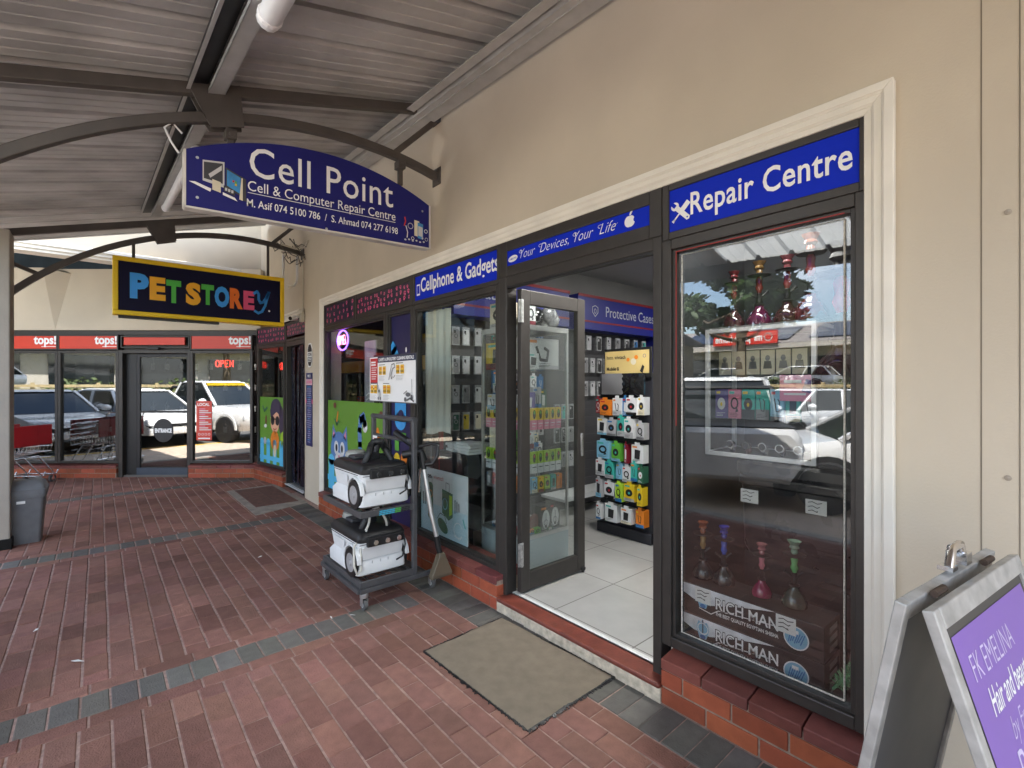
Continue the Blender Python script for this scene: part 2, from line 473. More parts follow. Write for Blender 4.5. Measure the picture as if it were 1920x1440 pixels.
def plinth(a, b, h, out, parent=None, inner=None, end_a=True, end_b=True, deep=.16, name='brick_plinth'):
    """low brick wall from a to b (plan points), outer face `out` metres in front of the line; header cap sloping outward"""
    a, b = Vector((a[0], a[1], 0)), Vector((b[0], b[1], 0)); d = (b - a).normalized(); L = (b - a).length
    n = Vector((d.y, -d.x, 0))                      # out of the building: to the right of a->b
    m = MB(); m.tones = True; rnd = random.Random(int(L * 1000))
    def bx(s0, s1, z0, z1, o0, o1, mat, slope=0):
        t = rnd.uniform(.78, 1.18); m.tone = (t, t * rnd.uniform(.9, 1.08), t * rnd.uniform(.9, 1.1)); m.m(mat)
        P = lambda s_, o_, z_: a + d * s_ + n * o_ + Vector((0, 0, z_))
        k = len(m.v)
        m.v += [tuple(P(s0, o0, z0)), tuple(P(s1, o0, z0)), tuple(P(s1, o1, z0)), tuple(P(s0, o1, z0)), tuple(P(s0, o0, z1)), tuple(P(s1, o0, z1)), tuple(P(s1, o1, z1 - slope)), tuple(P(s0, o1, z1 - slope))]
        for q in ((0, 3, 2, 1), (4, 5, 6, 7), (0, 1, 5, 4), (1, 2, 6, 5), (2, 3, 7, 6), (3, 0, 4, 7)): m.face([k + i for i in q])
    m.tone = (1, 1, 1)
    bx(.003, L - .003, -.02, h - .055, -deep, out - .006, MORTAR)
    rows = 2; rh = (h - .078) / rows
    for r in range(rows):
        s = -(.115 if r % 2 else .0)
        while s < L:
            s0, s1 = max(s, 0), min(s + .222, L)
            if s1 - s0 > .02: bx(s0, s1, r * rh + .001, (r + 1) * rh - .009, -.02, out + rnd.uniform(-.001, .001), BRICK)
            s += .23
    s = 0
    cw = .228
    nb = max(1, round(L / cw)); cw = L / nb
    for i in range(nb): bx(i * cw + .002, (i + 1) * cw - .004, h - .079, h, -deep, out + .006, BRICKCAP, .03)
    return m.build(name, None, parent, bevel=.004)
plinth((0, 1.30), (0, .47), .25, .07, bld)
plinth((0, 6.10), (0, 2.575), .25, .075, bld)
m = MB(); m.box(-.078, 1.302, -.02, .03, 2.573, .066)
m.build('doorstep', M('worn_concrete', (.54, .47, .37), .9, var=.35, scale=25, bump=.6, bscale=60), bld, bevel=.008)
m = MB(); m.box(-.086, 1.3035, .066, .045, 2.5715, .094)
m.build('step_tread', M('red_stoep_polish', (.17, .042, .028), .35, var=.35, scale=12, bump=.15), bld, bevel=.01)
m = MB(); m.box(.045, 1.345, .07, .075, 2.55, .101); m.build('threshold_strip', M('pale_threshold', (.6, .6, .58), .5), bld)
# inside shell of the phone shop
INW = M('shop_inside_wall', (.34, .34, .33), .8, var=.05)
m = MB(); m.box(.2, .32, .05, 5.2, .40, 2.95); m.box(5.2, .32, .05, 5.3, 3.98, 2.95); m.box(.2, 3.90, .05, 5.3, 3.985, 2.95); m.box(.22, .40, 2.60, .26, 3.9, 2.95)
m.build('interior_wall', INW, bld)
m = MB(); m.box(.22, .3, 2.9, 5.3, 4.0, 2.96); m.build('ceiling', M('shop_ceiling', (.36, .36, .35), .85, var=.05), bld)
# pet shop shell and liquor shop shell
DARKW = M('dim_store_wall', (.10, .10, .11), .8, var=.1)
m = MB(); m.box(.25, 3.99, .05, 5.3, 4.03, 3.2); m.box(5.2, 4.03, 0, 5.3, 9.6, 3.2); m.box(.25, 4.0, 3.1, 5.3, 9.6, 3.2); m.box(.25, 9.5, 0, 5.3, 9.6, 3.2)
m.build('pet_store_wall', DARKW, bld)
TILE = bpy.data.materials.new('grey_floor_tiles'); TILE.use_nodes = True
n_, l_ = TILE.node_tree.nodes, TILE.node_tree.links
b_ = n_['Principled BSDF']; tc_ = n_.new('ShaderNodeTexCoord'); mp_ = n_.new('ShaderNodeMapping'); bk_ = n_.new('ShaderNodeTexBrick')
bk_.offset = 0; bk_.inputs['Scale'].default_value = 1; bk_.inputs['Brick Width'].default_value = .598; bk_.inputs['Row Height'].default_value = .598; bk_.inputs['Mortar Size'].default_value = .004; bk_.inputs['Mortar Smooth'].default_value = .1
bk_.inputs['Color1'].default_value = (.36, .355, .34, 1); bk_.inputs['Color2'].default_value = (.39, .385, .37, 1); bk_.inputs['Mortar'].default_value = (.10, .09, .08, 1)
mp_.inputs['Location'].default_value = (.5, .22, 0)
l_.new(tc_.outputs['Object'], mp_.inputs['Vector']); l_.new(mp_.outputs[0], bk_.inputs['Vector'])
no_ = n_.new('ShaderNodeTexNoise'); no_.inputs['Scale'].default_value = 7; no_.inputs['Detail'].default_value = 6
mr_ = n_.new('ShaderNodeMapRange'); mr_.inputs[3].default_value = .8; mr_.inputs[4].default_value = 1.12
mx_ = n_.new('ShaderNodeVectorMath'); mx_.operation = 'SCALE'
l_.new(tc_.outputs['Object'], no_.inputs['Vector']); l_.new(no_.outputs['Fac'], mr_.inputs[0]); l_.new(bk_.outputs['Color'], mx_.inputs[0]); l_.new(mr_.outputs[0], mx_.inputs['Scale']); l_.new(mx_.outputs[0], b_.inputs['Base Color'])
b_.inputs['Roughness'].default_value = .28
m = MB(); m.box(.045, .4, .02, 5.2, 3.9, .098); kind(m.build('shop_floor', TILE), 'structure')
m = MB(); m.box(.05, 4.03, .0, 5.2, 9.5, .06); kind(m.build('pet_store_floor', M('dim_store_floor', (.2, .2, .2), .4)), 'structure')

# ================================================================ canopy
def roof_z(x, y): return 3.915 + .285 * x + .05 * (y - 3.456)
ROOFM = M('weathered_roof_sheet', (.47, .465, .455), .6, metal=.05, var=.3, scale=2.2, bump=.05, bscale=30)
roof = thing('canopy_roof', 'sloping corrugated metal canopy over the brick walkway', 'roof', (-1.5, 3.0, 3.5))
RX0, RX1 = -3.25, -.05
def sheet(y0, y1, x0, x1, name, mat):
    m = MB(); prof = []; y = y0
    while y < y1 - .01:
        for dy, dz in ((0, 0), (.065, 0), (.070, .006), (.082, .006), (.087, 0), (.165, 0), (.170, .006), (.182, .006), (.187, 0), (.262, 0), (.276, .045), (.318, .045), (.332, 0)):
            prof.append((y + dy, dz))
        y += .332
    prof = [p for p in prof if p[0] < y1 - .001] + [(y1, 0)]
    k = 0
    for (yy, dz) in prof:
        m.v.append((x0, yy, roof_z(x0, yy) + dz)); m.v.append((x1, yy, roof_z(x1, yy) + dz))
    for i in range(len(prof) - 1): m.face([2 * i, 2 * i + 1, 2 * i + 3, 2 * i + 2])
    return m.build(name, mat, roof)
TRANSL = bpy.data.materials.new('translucent_sheet'); TRANSL.use_nodes = True
tn, tl = TRANSL.node_tree.nodes, TRANSL.node_tree.links
tn.clear(); to = tn.new('ShaderNodeOutputMaterial'); tm = tn.new('ShaderNodeMixShader'); t1 = tn.new('ShaderNodeBsdfTranslucent'); t2 = tn.new('ShaderNodeBsdfDiffuse')
t1.inputs[0].default_value = (.55, .56, .55, 1); t2.inputs[0].default_value = (.6, .6, .58, 1); tm.inputs[0].default_value = .3
tl.new(t1.outputs[0], tm.inputs[1]); tl.new(t2.outputs[0], tm.inputs[2]); tl.new(tm.outputs[0], to.inputs['Surface'])
sheet(2.55, 7.05, RX0, RX1, 'roof_sheet', ROOFM)
for q_ in (sheet(7.02, 8.75, RX0, RX1, 'roof_sheet', ROOFM),): q_.location.z += .04  # extra sheet beyond the far truss, added to shade the bulkhead
sheet(-2.0, 1.0, RX0, RX1, 'roof_sheet', ROOFM)
sheet(.99, 1.26, RX0, RX1, 'roof_sheet', ROOFM)
sheet(1.25, 2.57, -1.62, RX1, 'roof_sheet', ROOFM)
sheet(1.25, 2.57, RX0, -1.61, 'translucent_sheet', TRANSL)
# purlin under the sheets: a galvanised lipped channel with a black strip for the gap's shadow and a bright flange
def purlin(x, half=.045, dep=.12, y0=-2.0, y1=7.0, name='purlin', skew=0.0):
    m = MB()
    P = lambda xx, y, dz: (xx + skew * (y - 3.456), y, roof_z(xx, y) + dz)
    for (xa, xb, za, zb) in ((x - half, x + half, -dep, -dep + .006), (x + half - .006, x + half, -dep, -.002), (x - half, x - half + .006, -dep, -dep + .03)):
        m.strip([P(xa, y0, za), P(xa, y1, za)], [P(xb, y0, za), P(xb, y1, za)], (0, 0, zb - za))
    return m.build(name, GALV, roof)
purlin(-1.60, skew=-.012)
m = MB(); P = lambda xx, y, dz: (xx - .012 * (y - 3.456), y, roof_z(xx, y) + dz)
m.strip([P(-1.755, -2, -.10), P(-1.755, 7, -.10)], [P(-1.735, -2, -.10), P(-1.735, 7, -.10)], (0, 0, .006))
m.build('purlin_flange', GALV, roof)
m = MB(); m.strip([P(-1.738, -2, -.06), P(-1.738, 7, -.06)], [P(-1.645, -2, -.06), P(-1.645, 7, -.06)], (0, 0, .05)); m.build('purlin_gap_shade', BLACK, roof)  # solid black strip painting in the shadow between flange and channel
# top flashing and gutter along the shop wall
m = MB()
for (xa, xb, za, zb) in ((-.20, -.045, -.13, -.124), (-.206, -.20, -.13, -.06), (-.16, -.15, -.15, -.13), (-.075, -.045, -.16, -.13), (-.30, -.235, -.09, -.084)):
    m.strip([(xa, -2, roof_z(xa, -2) + za), (xa, 7.0, roof_z(xa, 7.0) + za)], [(xb, -2, roof_z(xa, -2) + za), (xb, 7.0, roof_z(xa, 7.0) + za)], (0, 0, zb - za))
m.build('gutter', GALV, roof)
m = MB(); m.strip([(RX0 - .02, -2, roof_z(RX0, -2) - .16), (RX0 - .02, 7.05, roof_z(RX0, 7.05) - .16)], [(RX0 - .02, -2, roof_z(RX0, -2) + .05), (RX0 - .02, 7.05, roof_z(RX0, 7.05) + .05)], (.03, 0, 0))
m.build('fascia_board', STEEL, roof)

# trusses: sloping top chord, curved lower chord, gusset plate and wall brackets
def arc_pts(p0, p1, p2, n=26):
    (x1, z1), (x2, z2), (x3, z3) = p0, p1, p2
    A = Matrix(((x2 - x1, z2 - z1), (x3 - x1, z3 - z1))); rhs = Vector(((x2 ** 2 - x1 ** 2 + z2 ** 2 - z1 ** 2) / 2, (x3 ** 2 - x1 ** 2 + z3 ** 2 - z1 ** 2) / 2))
    c = A.inverted() @ rhs; r = math.hypot(x1 - c[0], z1 - c[1]); a0 = math.atan2(z1 - c[1], x1 - c[0]); a1 = math.atan2(z3 - c[1], x3 - c[0])
    return c, r, [a0 + (a1 - a0) * i / n for i in range(n + 1)]
def truss(y, dz, label, detailed=True):
    t = thing('canopy_truss', label, 'truss', (-1.5, y, 3.2), group='curved steel trusses under the canopy')
    hw = .027
    ca, cb = (-3.05, 2.945 + dz), (-.012, 3.84 + dz)
    m = MB(); m.bar((ca[0], y, ca[1]), (cb[0], y, cb[1]), .055, .07); m.build('top_chord', STEEL, t, bevel=.006)
    c, r, an = arc_pts((-2.93, 2.28 + dz), (-1.14, 3.322 + dz), (-.012, 3.29 + dz))
    m = MB(); m.strip([(c[0] + (r + .03) * math.cos(a), y - hw, c[1] + (r + .03) * math.sin(a)) for a in an], [(c[0] + (r - .03) * math.cos(a), y - hw, c[1] + (r - .03) * math.sin(a)) for a in an], (0, 2 * hw, 0))
    m.build('arched_chord', STEEL, t, bevel=.006)
    zc = lambda x: ca[1] + (cb[1] - ca[1]) * (x - ca[0]) / (cb[0] - ca[0])
    m = MB(); m.prism([(-1.735, y - .042, zc(-1.735) - .015), (-1.475, y - .042, zc(-1.475) + .03), (-1.45, y - .042, 3.185 + dz), (-1.63, y - .042, 3.125 + dz)], (0, .014, 0))
    m.prism([(-1.735, y + .028, zc(-1.735) - .015), (-1.475, y + .028, zc(-1.475) + .03), (-1.45, y + .028, 3.185 + dz), (-1.63, y + .028, 3.125 + dz)], (0, .014, 0))
    m.build('gusset_plate', STEEL, t)
    m = MB(); m.bar((-.03, y, 3.74 + dz), (-.40, y, 3.36 + dz), .045, .045); m.build('brace', STEEL, t, bevel=.004)
    m = MB(); m.bar((-2.9, y, zc(-2.9) - .25), (-2.62, y, 2.62 + dz), .04, .04)
    m.build('brace', STEEL, t, bevel=.004)
    for z in (3.80, 3.29):
        m = MB(); m.box(-.012, y - .06, z - .07 + dz, -.001, y + .06, z + .07 + dz); m.build('wall_bracket', STEEL, t, bevel=.002)
        m = MB(); m.lathe([(.012, -.022), (.012, -.012)], (0, y - .04, z + dz + .045), 6, 'x'); m.lathe([(.012, -.022), (.012, -.012)], (0, y - .04, z + dz - .045), 6, 'x'); m.build('bolt', STEEL, t)
    return t
truss(3.456, 0, 'brown steel truss the phone shop sign hangs from')
truss(6.95, .075, 'brown steel truss beside the cobwebbed corner, over the pet store sign')
truss(.05, -.1, 'brown steel truss overhead, before the repair window')
def column(y, lab):
    t = thing('canopy_column', lab, 'column', (-2.93, y, 0), group='square plastered canopy columns')
    m = MB(); m.box(-3.09, y - .15, 0, -2.785, y + .15, 3.02); m.build('shaft', M('grey_plaster', (.33, .30, .26), .85, var=.1, scale=3, bump=.25, bscale=40), t, bevel=.01)
    m = MB(); m.box(-3.105, y - .165, 0, -2.772, y + .165, .1); m.build('base_tiles', BRICKCAP, t, bevel=.004)
column(6.68, 'grey plastered column beside the dustbin')
column(3.36, 'grey plastered column on the kerb near the grey strip')
column(.05, 'grey plastered column on the kerb facing the repair window')
# white pvc conduits fixed along the purlin
def conduit(y0, y1, r, lab):
    t = thing('white_conduit', lab, 'conduit', (-1.6, y0, 3.4)); m = MB()
    f = lambda y: (-1.57 - .012 * (y - 3.456), y, roof_z(-1.57, y) - .13 - r)
    m.tube([f(y0), f(y1)], r, 12); m.build('pipe', WHITEP, t, smooth=50)
    for y in (y0 + .04, y1 - .04):
        q = f(y); m = MB(); m.lathe([(r + .004, -.012), (r + .006, 0), (r + .004, .012)], q, 14, 'y'); m.build('clip', WHITE, t)
conduit(4.35, 6.35, .035, 'white plastic pipe clipped under the purlin between the trusses')
conduit(1.4, 2.42, .05, 'thick white plastic pipe end under the purlin before the first truss')
# ================================================================ shopfront of the phone shop
def frame_rect(m, y0, y1, z0, z1, w, x0=-.008, x1=.07):
    m.box(x0, y0, z0, x1, y0 + w, z1); m.box(x0, y1 - w, z0, x1, y1, z1)
    m.box(x0 + .001, y0 + w, z0, x1, y1 - w, z0 + w); m.box(x0 + .001, y0 + w, z1 - w, x1, y1 - w, z1)
def shopfront(name, label, y0, y1, z0, z1, w=.045, pane=SHOPGLASS, bead=None, bottom=.0):
    t = thing(name, label, 'shop window', (0, (y0 + y1) / 2, z0))
    m = MB(); frame_rect(m, y0, y1, z0, z1, w); m.build('frame', FRAME, t, bevel=.004)
    m = MB(); frame_rect(m, y0 + w, y1 - w, z0 + w, z1 - w, .016, .008, .05); m.build('glazing_bead', bead or FRAME, t, bevel=.002)
    m = MB(); m.box(.030, y0 + w + .01, z0 + w + .01, .036, y1 - w - .01, z1 - w - .01); m.build('pane', pane, t)
    return t
# near window
winr = shopfront('shopfront_window', 'large reflecting shop window with hookahs behind it, under a white lettered blue panel', .475, 1.335, .255, 2.27, .05, FILMGLASS)
m = MB(); m.box(.004, 1.262, 1.35, .0078, 1.266, 2.21); m.box(.004, .56, 2.204, .0078, 1.262, 2.209); m.build('red_trim', M('dull_red_trim', (.30, .02, .015), .5), winr)
m = MB()
pts = [(.565, .335), (1.245, .335), (1.245, 2.19), (.565, 2.19), (.565, .335)]
m.tube([(.026, a, b) for a, b in pts], .0038, 6); m.build('rope_light', M('clear_rope_light', (.6, .57, .5), .3, var=.4, scale=120), winr, smooth=60)
# middle window of the phone shop, beside the door
winc = shopfront('shopfront_window', 'shop window beside the open door, with a white plastic sheet and phone cases behind', 2.625, 3.865, .215, 2.265, .045)
# door frame with side jambs and head
t = thing('door_frame', 'dark aluminium doorway frame around the open glazed door', 'door frame', (0, 1.95, .09))
m = MB(); m.box(-.012, 1.336, .09, .085, 1.385, 2.30); m.box(-.012, 2.545, .09, .085, 2.624, 2.30); m.build('jamb', FRAME, t, bevel=.005)
m = MB(); m.box(-.010, 1.385, 2.235, .083, 2.545, 2.30); m.build('head', FRAME, t, bevel=.005)
m = MB(); m.box(-.004, 1.385, 2.22, .02, 2.545, 2.2348); m.build('head_seal', BLACK, t)
# glazed door leaf standing open into the shop
dl = thing('glazed_door', 'dark framed glass door leaf standing open into the phone shop', 'door', (.055, 2.51, .1))
DX0, DX1, DY = .06, .73, 2.49
m = MB(); st = .085
m.box(DX0, DY - .02, .112, DX0 + st, DY + .022, 2.215); m.box(DX1 - st, DY - .02, .112, DX1, DY + .022, 2.215)
m.box(DX0 + st, DY - .019, .112, DX1 - st, DY + .021, .112 + .125); m.box(DX0 + st, DY - .019, 2.215 - .10, DX1 - st, DY + .021, 2.215)
m.build('frame', FRAME, dl, bevel=.004)
m = MB(); m.box(DX0 + st - .01, DY - .003, .22, DX1 - st + .01, DY + .003, 2.13); m.build('pane', SHOPGLASS, dl)
for z in (.30, 1.98):
    m = MB(); m.box(.03, DY - .032, z, .075, DY - .022, z + .16); m.box(.045, DY - .034, z + .02, .06, DY - .03, z + .05); m.box(.045, DY - .034, z + .11, .06, DY - .03, z + .14); m.tube([(.052, DY - .036, z), (.052, DY - .036, z + .16)], .011, 10); h = m.build('hinge', M('worn_hinge', (.5, .5, .48), .4, metal=.7, var=.4, scale=40), dl, bevel=.002)
m = MB(); m.lathe([(.011, 0), (.014, .018), (.02, .02), (.022, .035), (.01, .037)], (DX1 - .03, DY - .025, .1), 12); m.build('door_stop', BLACK, dl)
m = MB(); m.box(DX1 - .06, DY - .034, 1.0, DX1 - .035, DY - .02, 1.18); m.build('handle', CHROME, dl, bevel=.004)
# pet store windows on the same front
shopfront('shopfront_window', 'narrow fixed navy panel window between the two shops', 3.868, 4.40, .16, 2.27, .04, NAVY)
shopfront('shopfront_window', 'pet store window with neon sign and green cartoon poster', 4.402, 6.12, .215, 2.27, .045)
# transoms: the strip of panels above the windows
def header(name, label, y0, y1, z0, z1, mat, w=.035, x=.0, cat='sign'):
    t = thing(name, label, cat, (0, (y0 + y1) / 2, z0))
    m = MB(); frame_rect(m, y0, y1, z0, z1, w, -.006, .06); m.build('frame', FRAME, t, bevel=.004)
    m = MB(); m.box(.004, y0 + w - .002, z0 + w - .002, .012, y1 - w + .002, z1 - w + .002); m.build('panel', mat, t)
    g = G((.004, y1 - w, z0 + w)); return t, g, (y1 - y0 - 2 * w), (z1 - z0 - 2 * w)
GZ0, GZ1 = 2.272, 2.55
t, g, W, H = header('header_sign', 'blue panel with white tools symbol above the reflecting window', .475, 1.335, GZ0, GZ1, BLUE, .036)
# crossed spanner and screwdriver
c = (.062, H * .43)
def rotp(pts, a, c): return [(c[0] + x * math.cos(a) - y * math.sin(a), c[1] + x * math.sin(a) + y * math.cos(a)) for x, y in pts]
g.poly(WHITE, rotp([(-.013, .005), (.013, .005), (.013, .058), (-.013, .058)], R(-45), c)); g.poly(WHITE, rotp([(-.004, -.055), (.004, -.055), (.004, .006), (-.004, .006)], R(-45), c)); g.poly(WHITE, rotp([(-.008, -.062), (.008, -.062), (.004, -.045), (-.004, -.045)], R(-45), c))
g.up().poly(WHITE, rotp([(-.012, -.055), (.0, -.062), (.012, -.055), (.012, .026), (-.012, .026)], R(45), c)); g.ell(WHITE, c[0] - .031, c[1] + .031, .021)
g.up().poly(BLUE, rotp([(-.009, .040), (.009, .040), (.009, .07), (-.009, .07)], R(45), c)); g.ell(BLUE, c[0] + .034, c[1] - .034, .004)
g.build('tools_symbol', t)
g = G((.004, 1.335 - .036, GZ0 + .036)); g.text(WHITE, 'Repair Centre', .112, H * .30, W - .022, .108, bold=.015, space=1.05); g.build('lettering', t)
t, g, W, H = header('header_sign', 'blue panel with white script and fruit logo above the open door', 1.338, 2.622, 2.302, 2.55, BLUE, .072)
# oval maker's badge
g.ell(WHITE, .06, H * .42, .048, .022, 26, rot=.10).up().text(BLUE, 'SAMSUNG', .022, H * .42 - .009, .098, .013, bold=.01, rot=.06); g.build('oval_logo', t)
SCR = []
g = G((.004, 2.622 - .072, 2.302 + .072)); xx = .135
for wd, wlen in (('Your', .145), ('Devices,', .25), ('Your', .145), ('Life', .115)):
    g.text(WHITE, wd, xx, H * .28, xx + wlen, .058, shear=.42, bold=-.012); g.ring(WHITE, xx + .006, H * .28 + .045, .016, .003, .009, 12, 0, 4.6); xx += wlen + .045
xx -= .045
g.line(WHITE, [(xx - .01, H * .5), (xx + .012, H * .62), (xx + .0, H * .55)], .003)
g.build('script_lettering', t)
g = G((.004, 2.622 - .072, 2.302 + .072)); c = (W - .125, H * .5)
ap = []
for a in range(0, 360, 10):
    r = .034 * (1 + .07 * math.cos(2 * R(a))) * (1 - .11 * math.exp(-((a - 90) / 16) ** 2) - .07 * math.exp(-((a - 270) / 16) ** 2)); ap.append((c[0] + r * .92 * math.cos(R(a)), c[1] + r * math.sin(R(a))))
g.poly(WHITE, ap).ell(WHITE, c[0] + .008, c[1] + .044, .016, .006, 14, rot=1.0).up().ell(BLUE, c[0] + .040, c[1] + .004, .016)
g.build('fruit_logo', t)
t, g, W, H = header('header_sign', 'blue panel with white phone symbol beside the door panel', 2.624, 3.866, 2.268, 2.55, BLUE, .034)
g.rect(WHITE, .03, H * .2, .085, H * .66).up().rect(BLUE, .037, H * .27, .078, H * .60); g.build('phone_symbol', t)
g = G((.004, 3.866 - .034, 2.268 + .034)); g.text(WHITE, 'Cellphone & Gadgets', .10, H * .32, W + .012, .125, bold=.018); g.build('lettering', t)
# paw print panels
PINK = M('pink_vinyl', (.78, .12, .26), .4, var=.05)
DARKNAVY = M('dark_navy_vinyl', (.012, .012, .04), .35, var=.08)
def paws(g, W, H, n, sz, seed):
    rnd = random.Random(seed)
    for i in range(n):
        for r in range(3 if H > .15 else 2):
            cx = (i + .5 + rnd.uniform(-.25, .25)) * W / n; cy = H * (r + .5) / (3 if H > .15 else 2) + rnd.uniform(-.01, .01); a = rnd.uniform(-.6, .6); s = sz * rnd.uniform(.8, 1.15)
            q = lambda x, y: (cx + s * (x * math.cos(a) - y * math.sin(a)), cy + s * (x * math.sin(a) + y * math.cos(a)))
            for (x, y, rr) in ((0, -.25, .42), (-.5, .2, .2), (-.18, .5, .22), (.2, .5, .22), (.52, .18, .2)):
                p = q(x, y); g.ell(PINK, p[0], p[1], s * rr, s * rr * .95, 9)
t, g, W, H = header('paw_print_panel', 'navy panel of pink paw prints above the navy strip and neon window', 3.868, 5.16, 2.272, 2.55, DARKNAVY, .055)
paws(g, W, H, 15, .030, 4); g.build('paw_prints', t)
t, g, W, H = header('paw_print_panel', 'navy panel of pink paw prints next to the wall pillar', 5.162, 6.12, 2.272, 2.55, DARKNAVY, .03)
paws(g, W, H, 7, .032, 5); g.build('paw_prints', t)

# ================================================================ hanging signs
SIGNBLUE = M('deep_blue_sign', (.017, .018, .15), .5, spec=.2, var=.06, scale=3)
SY = 3.456
hs = thing('hanging_sign', 'deep blue arched double sided sign with white lettering hung from the truss', 'sign', (-.93, SY, 2.64))
def arch_outline(x0, x1, z0, zl, zr, peak, n=24):
    c, r, an = arc_pts((x0, zl), ((x0 + x1) / 2 - .02, peak), (x1, zr), n)
    return [(x0, z0[0])] + [(c[0] + r * math.cos(a), c[1] + r * math.sin(a)) for a in an] + [(x1, z0[1])]
out = arch_outline(-1.763, -.092, (2.612, 2.668), 2.952, 3.018, 3.185)
m = MB(); m.prism([(x, SY - .03, z) for x, z in out], (0, .06, 0)); m.build('panel', SIGNBLUE, hs)
cx, cz = -.93, 2.86
inn = [(cx + (x - cx) * .992, cz + (z - cz) * .96) for x, z in out]
rim = MB()
for i in range(len(out)):
    a, b = out[i], out[(i + 1) % len(out)]
    if i in (0, len(out) - 1, len(out) - 2) : rim.bar((a[0], SY, a[1]), (b[0], SY, b[1]), .072, .012)
rim.build('white_edge', M('white_edge_trim', (.62, .6, .56), .5, var=.2), hs)
gx = G((-1.763, SY - .03, 2.612), (1, 0, .0335), (0, 0, 1)); 
gx.text(WHITE, 'Cell Point', .345, .270, 1.345, .195, bold=.004, space=1.06); gx.build('lettering', hs)
gx = G((-1.763, SY - .03, 2.612), (1, 0, .0335), (0, 0, 1)); gx.text(WHITE, 'Cell & Computer Repair Centre', .335, .172, 1.365, .066, bold=.0); gx.rect(WHITE, .335, .156, 1.365, .160); gx.build('lettering', hs)
gx = G((-1.763, SY - .03, 2.612), (1, 0, .0335), (0, 0, 1)); gx.text(WHITE, 'M. Asif 074 5100 786  /  S. Ahmad 074 277 6198', .33, .070, 1.385, .050, bold=.004); gx.build('lettering', hs)
gx = G((-1.763, SY - .03, 2.612), (1, 0, .0335), (0, 0, 1))
LGREY = M('print_light_grey', (.6, .6, .6), .4, var=.1); DGREY = M('print_dark_grey', (.05, .05, .055), .4, var=.15); SKYB = M('print_sky_blue', (.05, .26, .55), .4, var=.25, scale=20)
GRN = M('print_green', (.12, .42, .05), .4, var=.08); ORG = M('print_orange', (.75, .22, .02), .4, var=.05); CREAMP = M('print_cream', (.72, .66, .5), .4, var=.1)
gx.poly(WHITE, [(.02, .155), (.05, .16), (.135, .135), (.13, .115)]).poly(LGREY, [(.09, .19), (.20, .185), (.20, .215), (.09, .222)])
gx.up().poly(LGREY, [(.09, .175), (.205, .155), (.205, .315), (.09, .30)]).up().poly(DGREY, [(.096, .19), (.196, .178), (.196, .303), (.096, .29)]).up().poly(LGREY, [(.12, .22), (.19, .29), (.19, .26), (.13, .2)])
gx.poly(CREAMP, [(.14, .13), (.185, .12), (.185, .185), (.14, .195)]).poly(DGREY, [(.345 - .05, .10), (.345 - .02, .095), (.345 - .02, .235), (.345 - .05, .25)])
gx.up().poly(DGREY, [(.212, .16), (.30, .12), (.30, .245), (.212, .285)]).up().poly(SKYB, [(.218, .172), (.294, .135), (.294, .238), (.218, .272)])
for i, (q, mt) in enumerate((((0, 0), RED), ((.013, -.004), GRN), ((0, -.016), SKYB), ((.013, -.02), YELLOW))): gx.up().rect(mt, .248 + q[0], .20 + q[1], .259 + q[0], .213 + q[1])
gx.poly(DGREY, [(.20, .135), (.262, .115), (.262, .15), (.20, .17)]).up().poly(WHITE, [(.195, .125), (.26, .105), (.275, .085), (.195, .108)])
for i in range(3): gx.rect(LGREY, .207 + .017 * i, .138 - .004 * i, .219 + .017 * i, .156 - .004 * i)
gx.poly(CREAMP, [(.285, .10), (.305, .095), (.305, .235), (.298, .238)])
gx.build('computer_print', hs)
gx = G((-1.763, SY - .03, 2.612), (1, 0, .0335), (0, 0, 1))
gx.poly(CREAMP, [(1.53, .085), (1.575, .08), (1.575, .205), (1.53, .21)]).up().poly(SKYB, [(1.56, .07), (1.61, .062), (1.61, .188), (1.56, .195)])
gx.up().poly(LGREY, [(1.565, .09), (1.605, .083), (1.605, .16), (1.565, .168)]).line(RED, [(1.445, .215), (1.452, .185), (1.44, .15)], .009).line(WHITE, [(1.455, .15), (1.47, .10), (1.465, .06)], .007)
gx.ring(LGREY, 1.495, .155, .022, .006, n=14).ring(WHITE, 1.635, .135, .014, .005, n=12).ring(LGREY, 1.64, .07, .013, .004, n=12).ring(WHITE, 1.515, .06, .012, .004, n=10)
for i in range(6): gx.ell(LGREY, 1.45 + .033 * i, .04 + .006 * (i % 2), .010, .007, 8)
gx.build('gadget_print', hs)
for hx, top in ((-1.52, 3.15), (-.343, 3.31)):
    m = MB(); m.box(hx - .018, SY - .014, top - .18, hx + .018, SY + .014, top - .045); m.box(hx - .03, SY - .04, top - .055, hx + .03, SY + .04, top + .005) ; m.lathe([(.016, -.045), (.016, .045)], (hx, SY, top - .03), 8, 'y')
    m.build('hanger', STEEL, hs, bevel=.003)
for x_, z_ in ((-1.70, 2.68), (-1.70, 2.92), (-.16, 2.74), (-.16, 2.96), (-.93, 2.655)): m = MB(); m.lathe([(.009, SY - .030), (.008, SY - .0335), (0, SY - .034)], (x_, 0, z_), 10, 'y'); m.build('screw', ALU, hs)
m = MB(); m.tube([(-1.79, SY, 2.93), (-1.83, SY - .02, 2.98), (-1.86, SY - .02, 3.05), (-1.82, SY, 3.1), (-1.77, SY + .02, 3.06)], .006, 6); m.build('cable', WHITEP, hs, smooth=60)

